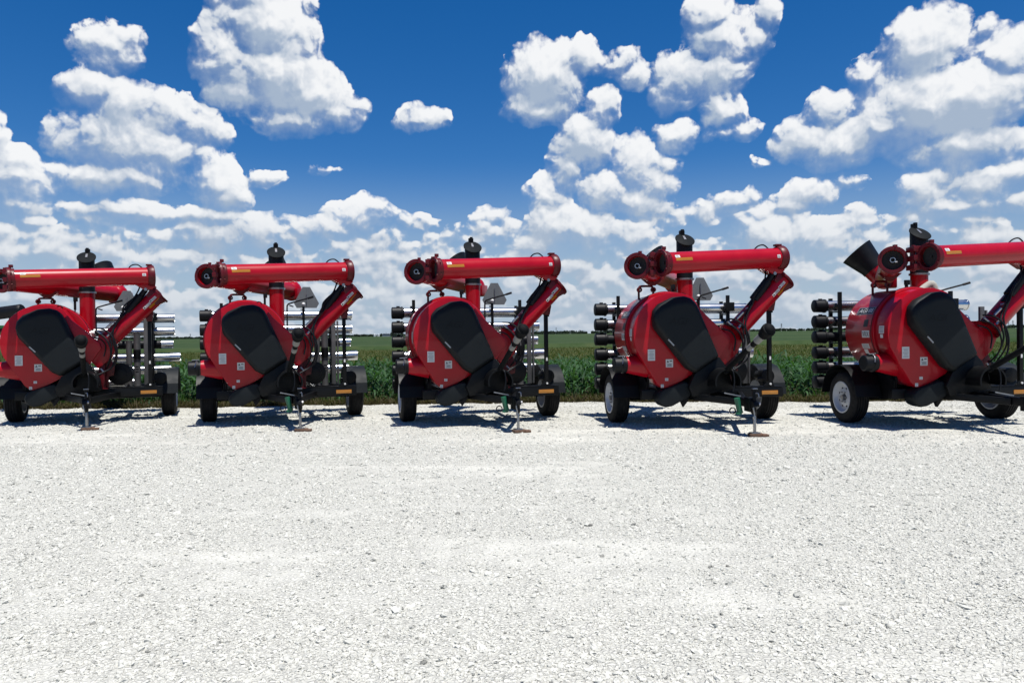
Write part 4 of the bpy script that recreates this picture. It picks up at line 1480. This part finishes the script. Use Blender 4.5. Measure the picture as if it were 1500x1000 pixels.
def crop():
    roots = []
    y = 16.75
    while y < 24.6:
        w = y * 0.80 + 1
        sp = 0.17 if y < 26 else 0.24
        x = np.arange(-w, w, sp)
        x = x + rng.uniform(-0.06, 0.06, len(x))
        yy = y + edge_y(x) - 16.1 + rng.normal(0, 0.05, len(x))
        roots.append(np.stack([x, yy], 1))
        y += 0.55 if y < 26 else 0.8
    P = np.concatenate(roots)
    n = len(P)
    L = 9
    H = rng.uniform(0.50, 0.78, n)
    RP = np.repeat(P, L, 0)
    k = np.tile(np.arange(L), n)
    h0 = np.repeat(H, L) * (0.08 + 0.85 * k / (L - 1)) + rng.uniform(-0.03, 0.03, n * L)
    root = np.concatenate([RP, h0[:, None]], 1)
    head = np.repeat(rng.uniform(0, 6.28, n), L) + k * np.pi + rng.normal(0, 0.7, n * L)
    ln = rng.uniform(0.30, 0.58, n * L)
    wd = rng.uniform(0.045, 0.075, n * L) * np.where(RP[:, 1] > 27, 1.3, 1.0)
    ribbons('crop_field', root, head, ln, wd, rng.uniform(0.7, 1.35, n * L), rng.uniform(1.2, 2.6, n * L), crop_m, seg=4)
    print('crop blades', n * L)


crop()


def grass(name, n, x0, x1, y0, y1, h, m, w=0.012, rel_edge=False, wf=1.0):
    y = rng.uniform(y0, y1, n)
    x = rng.uniform(x0, x1, n) if rel_edge else rng.uniform(-0.82, 0.82, n) * y
    if rel_edge:
        y = y + edge_y(x)
    root = np.stack([x, y, np.zeros(n)], 1)
    cl = rng.uniform(0.4, 1.3, n)
    ribbons(name, root, rng.uniform(0, 6.28, n), h * cl, np.full(n, w) * rng.uniform(0.7, 1.5, n) * wf, rng.uniform(0.8, 1.5, n), rng.uniform(0.2, 1.8, n), m, seg=3)


plane('dirt_strip', [(x, y - 0.03) for x, y in EDGE] + [(x, y + 0.75) for x, y in EDGE[::-1]], 0.004, field_mat('dirt', [(0.07, 0.055, 0.035), (0.13, 0.105, 0.065), (0.20, 0.165, 0.11)], 6.0))
grass('edge_weeds', 42000, -16, 16, 0.0, 0.75, 0.20, dry_m, 0.012, True)
grass('edge_grass', 9000, -16, 16, 0.35, 0.8, 0.34, crop_m, 0.02, True)
grass('waterway_grass', 110000, 0, 0, 24.5, 76, 0.30, way_m, 0.035)
plane('waterway', [(-140, 24), (140, 24), (140, 78), (-140, 78)], 0.006, field_mat('waterway_turf', [(0.04, 0.065, 0.016), (0.08, 0.085, 0.03), (0.13, 0.115, 0.05)], 1.5))


def far_field():
    # the next field: a canopy sheet that climbs a little towards the horizon
    xs = np.linspace(-1, 1, 60)
    ys = np.concatenate([[78, 79], np.geomspace(82, 1300, 40)])
    V, F = [], []
    for j, y in enumerate(ys):
        for x in xs:
            X = x * (y * 1.1 + 60)
            z = 0.0 if j == 0 else 0.35 + 0.12 * math.sin(X * 0.02 + y * 0.013) + 0.0011 * max(y - 150, 0) * (1 + 0.35 * math.tanh(X / 400)) * 0.9
            V.append((X, y, z))
    n = len(xs)
    for j in range(len(ys) - 1):
        for i in range(n - 1):
            F.append((j * n + i, j * n + i + 1, (j + 1) * n + i + 1, (j + 1) * n + i))
    me = bpy.data.meshes.new('far_field')
    me.from_pydata(V, [], F)
    me.materials.append(far_m)
    me.polygons.foreach_set('use_smooth', [True] * len(F))
    o = bpy.data.objects.new('far_field', me)
    COL.objects.link(o)
    o['kind'] = 'structure'


far_field()


def far_z(x, y):
    return 0.35 + 0.12 * math.sin(x * 0.02 + y * 0.013) + 0.0011 * max(y - 150, 0) * (1 + 0.35 * math.tanh(x / 400)) * 0.9


def foliage(mb_pts, name, m, size, kind=None, parent=None):
    """many small leaf clump quads at given centres"""
    n = len(mb_pts)
    a = rng.normal(0, 1, (n, 3))
    a /= np.linalg.norm(a, axis=1)[:, None]
    b = np.cross(a, rng.normal(0, 1, (n, 3)))
    b /= np.linalg.norm(b, axis=1)[:, None]
    s = size * rng.uniform(0.6, 1.4, n)[:, None]
    c = mb_pts
    V = np.stack([c - a * s - b * s * 0.6, c + a * s - b * s * 0.6, c + a * s * 0.8 + b * s * 0.7, c - a * s * 0.8 + b * s * 0.7], 1).reshape(-1, 3)
    me = bpy.data.meshes.new(name)
    me.from_pydata(V.tolist(), [], (np.arange(n * 4).reshape(-1, 4)).tolist())
    at_ = me.attributes.new('tone', 'FLOAT', 'FACE')
    at_.data.foreach_set('value', rng.uniform(0, 1, n).astype(np.float32))
    me.materials.append(m)
    o = bpy.data.objects.new(name, me)
    COL.objects.link(o)
    if kind:
        o['kind'] = kind
    if parent:
        o.parent = parent
    return o


tree_m = leaf_mat('hazed_tree_leaf', [(0.0, (0.022, 0.034, 0.026)), (0.5, (0.032, 0.047, 0.034)), (1.0, (0.045, 0.060, 0.042))], 0.2, 0.8, 0.1)  # distance haze put into the leaf colour, paler and bluer


def treeline():
    pts = []
    for _ in range(900):
        y = rng.uniform(1120, 1280)
        x = rng.uniform(-0.86, 0.86) * y
        dens = 0.5 + 0.5 * math.sin(x * 0.011) * math.sin(x * 0.0047 + 1)
        h = rng.uniform(1.6, 4.2) * (0.75 + 0.7 * dens)
        if x > 620:
            h *= 1.35
        r = h * rng.uniform(0.6, 1.4)
        k = 46
        q = rng.normal(0, 1, (k, 3))
        q /= np.linalg.norm(q, axis=1)[:, None]
        q *= rng.uniform(0.5, 1, (k, 1)) ** 0.5
        q[:, 2] = q[:, 2] * 0.5 + 0.45
        pts.append(np.array([x, y, far_z(x, y)]) + q * np.array([r, r, h]))
    foliage(np.concatenate(pts), 'distant_wood', tree_m, 1.15, 'stuff')


treeline()


# ------------------------------------------------------------------ far farmstead, tree and masts
def ground_at(px, dist):
    d = photo_dir(px, 495)
    x, y = d.x / d.y * dist, dist
    return x, y, far_z(x, y)


M['binwall'] = mat('bin_sheet', (0.60, 0.62, 0.62), 0.45, metal=0.2, vary=0.05)
M['barnwall'] = mat('barn_wall', (0.30, 0.32, 0.34), 0.7, vary=0.1, vscale=0.5)
M['barnroof'] = mat('barn_roof', (0.06, 0.07, 0.09), 0.6, vary=0.1, vscale=0.5)
M['bark'] = mat('bark', (0.06, 0.045, 0.035), 0.9, vary=0.3)
M['mast'] = mat('mast_steel', (0.20, 0.21, 0.22), 0.6)
for k, px in enumerate((549, 555)):
    x, y, z = ground_at(px, 880)
    e = empty('grain_bin', (x, y, z))
    mb = MB()
    mb.lathe((0, 0, 0), (0, 0, 1), [(0, 1.25)] + [(0.2 * i, 1.25 if i % 2 else 1.28) for i in range(1, 12)] + [(2.4, 1.25)], 20)
    mb.build('bin_wall', M['binwall'], e)
    mb = MB()
    mb.lathe((0, 0, 2.4), (0, 0, 1), [(0, 1.35), (0.7, 0.2), (0.85, 0.2), (0.85, 0.0)], 20)
    mb.build('bin_roof', M['binwall'], e)
    tag(e, ('small pale grain bin on the horizon, left one of the pair', 'small pale grain bin on the horizon, right one of the pair')[k], 'grain bin', 'pale grain bins on the horizon')
x, y, z = ground_at(566, 890)
e = empty('farm_building', (x, y, z))
mb = MB()
mb.box((0, 0, 0.9), (9.5, 4, 1.8))
mb.build('barn_wall', M['barnwall'], e)
mb = MB()
mb.prism([(-5.0, 1.8), (5.0, 1.8), (3.0, 3.3), (-3.0, 3.3)], -2.3, 2.3)
rf = mb.build('barn_roof', M['barnroof'], e)
mb = MB()
mb.cyl((-0.2, 0, 3.2), (-0.2, 0, 5.2), 0.22, n=8)
mb.build('roof_vent', M['barnroof'], rf)
tag(e, 'low farm building with dark roof on the horizon, left of the middle trailer', 'farm building')

x, y, z = ground_at(576, 430)
e = empty('lone_tree', (x, y, z))
mb = MB()
mb.lathe((0, 0, 0), (0, 0, 1), [(0, 0.22), (1.0, 0.16), (2.2, 0.12), (3.4, 0.05)], 8)
for a in range(7):
    th = a * 2.4
    mb.tube([(0, 0, 1.2 + 0.25 * a), (0.6 * math.cos(th), 0.6 * math.sin(th), 1.9 + 0.25 * a), (1.3 * math.cos(th), 1.3 * math.sin(th), 2.3 + 0.25 * a)], 0.05, 6, 3)
mb.build('trunk', M['bark'], e)
cl = []
for a in range(16):
    th = a * 2.4
    c = np.array([rng.uniform(0.3, 1.5) * math.cos(th), rng.uniform(0.3, 1.5) * math.sin(th), rng.uniform(1.7, 4.3)])
    cl.append(c + rng.normal(0, 0.34, (70, 3)))
foliage(np.concatenate(cl), 'crown', tree_m, 0.12, None, e)
tag(e, 'small dark tree on the horizon half hidden by the middle trailer pipe rack', 'tree')


def mast(px, dist, h, label):
    x, y, z = ground_at(px, dist)
    e = empty('transmission_tower', (x, y, z))
    mb = MB()
    w = h * 0.10
    for sx in (-1, 1):
        for sy in (-1, 1):
            mb.beam((sx * w, sy * w, 0), (sx * w * 0.2, sy * w * 0.2, h), h * 0.02)
    for k in range(6):
        z0, z1 = h * k / 6, h * (k + 1) / 6
        a, b = w * (1 - 0.8 * k / 6), w * (1 - 0.8 * (k + 1) / 6)
        mb.beam((-a, -a, z0), (b, -b, z1), h * 0.012)
        mb.beam((a, -a, z0), (-b, -b, z1), h * 0.012)
    mb.build('lattice', M['mast'], e, smooth=False)
    mb = MB()
    for k, zz in enumerate((0.78, 0.88, 0.97)):
        mb.beam((-h * 0.16, 0, h * zz), (h * 0.16, 0, h * zz), h * 0.018)
    mb.build('cross_arm', M['mast'], e, smooth=False)
    tag(e, label, 'tower', 'transmission towers on the horizon')


mast(1477.5, 1500, 13, 'faint tower on the horizon behind the rightmost trailer, left and shorter of two')
mast(1484, 1400, 14.5, 'faint tower on the horizon behind the rightmost trailer, right and taller of two')
mast(1145, 1400, 14, 'thin faint tower on the horizon between the two right trailers')
mast(815, 1400, 12, 'thin faint tower on the horizon between the middle trailer and its right neighbour')
mast(279, 1300, 9, 'thin faint tower on the horizon between the two left trailers')

# ------------------------------------------------------------------ end of another machine reaching in at the left edge
d = photo_dir(0, 455)
lx, ly = d.x / d.y * 15.2, 15.2
e = empty('parked_implement', (lx - 0.6, ly, 0))
mb = MB()
mb.cyl((-0.5, 0, 1.94), (1.02, 0.0, 2.125), 0.128, n=24)
mb.lathe((1.0, 0.0, 2.122), (1, 0, 0.12), [(0, 0.128), (0.04, 0.13), (0.07, 0.11), (0.07, 0.0)], 24)
mb.build('rubber_boom', M['cap'], e)
mb = MB()
mb.box((0.80, 0.05, 1.88), (0.06, 0.06, 0.3))
mb.beam((0.80, 0.05, 1.76), (-0.9, 0.3, 1.5), 0.07, 0.07)
mb.box((-0.9, 0.3, 0.78), (0.08, 0.08, 1.55))
mb.box((-0.9, 0.3, 0.02), (0.5, 0.5, 0.04))
mb.build('support_arm', M['black'], e, bevel=0.006)
mb = MB()
mb.loft([[(-0.7, 0.3, 1.66), (0.76, 0.3, 1.66), (0.76, 0.3, 1.82), (-0.7, 0.3, 1.86)], [(-0.7, 0.55, 1.62), (0.6, 0.55, 1.62), (0.6, 0.55, 1.80), (-0.7, 0.55, 1.84)]])
mb.build('green_panel', mat('green_paint', (0.010, 0.085, 0.014), 0.35, coat=0.4, vary=0.2), e, bevel=0.02)
tag(e, 'dark tube end and green panel of another machine at the left edge behind the trailer', 'farm machine')
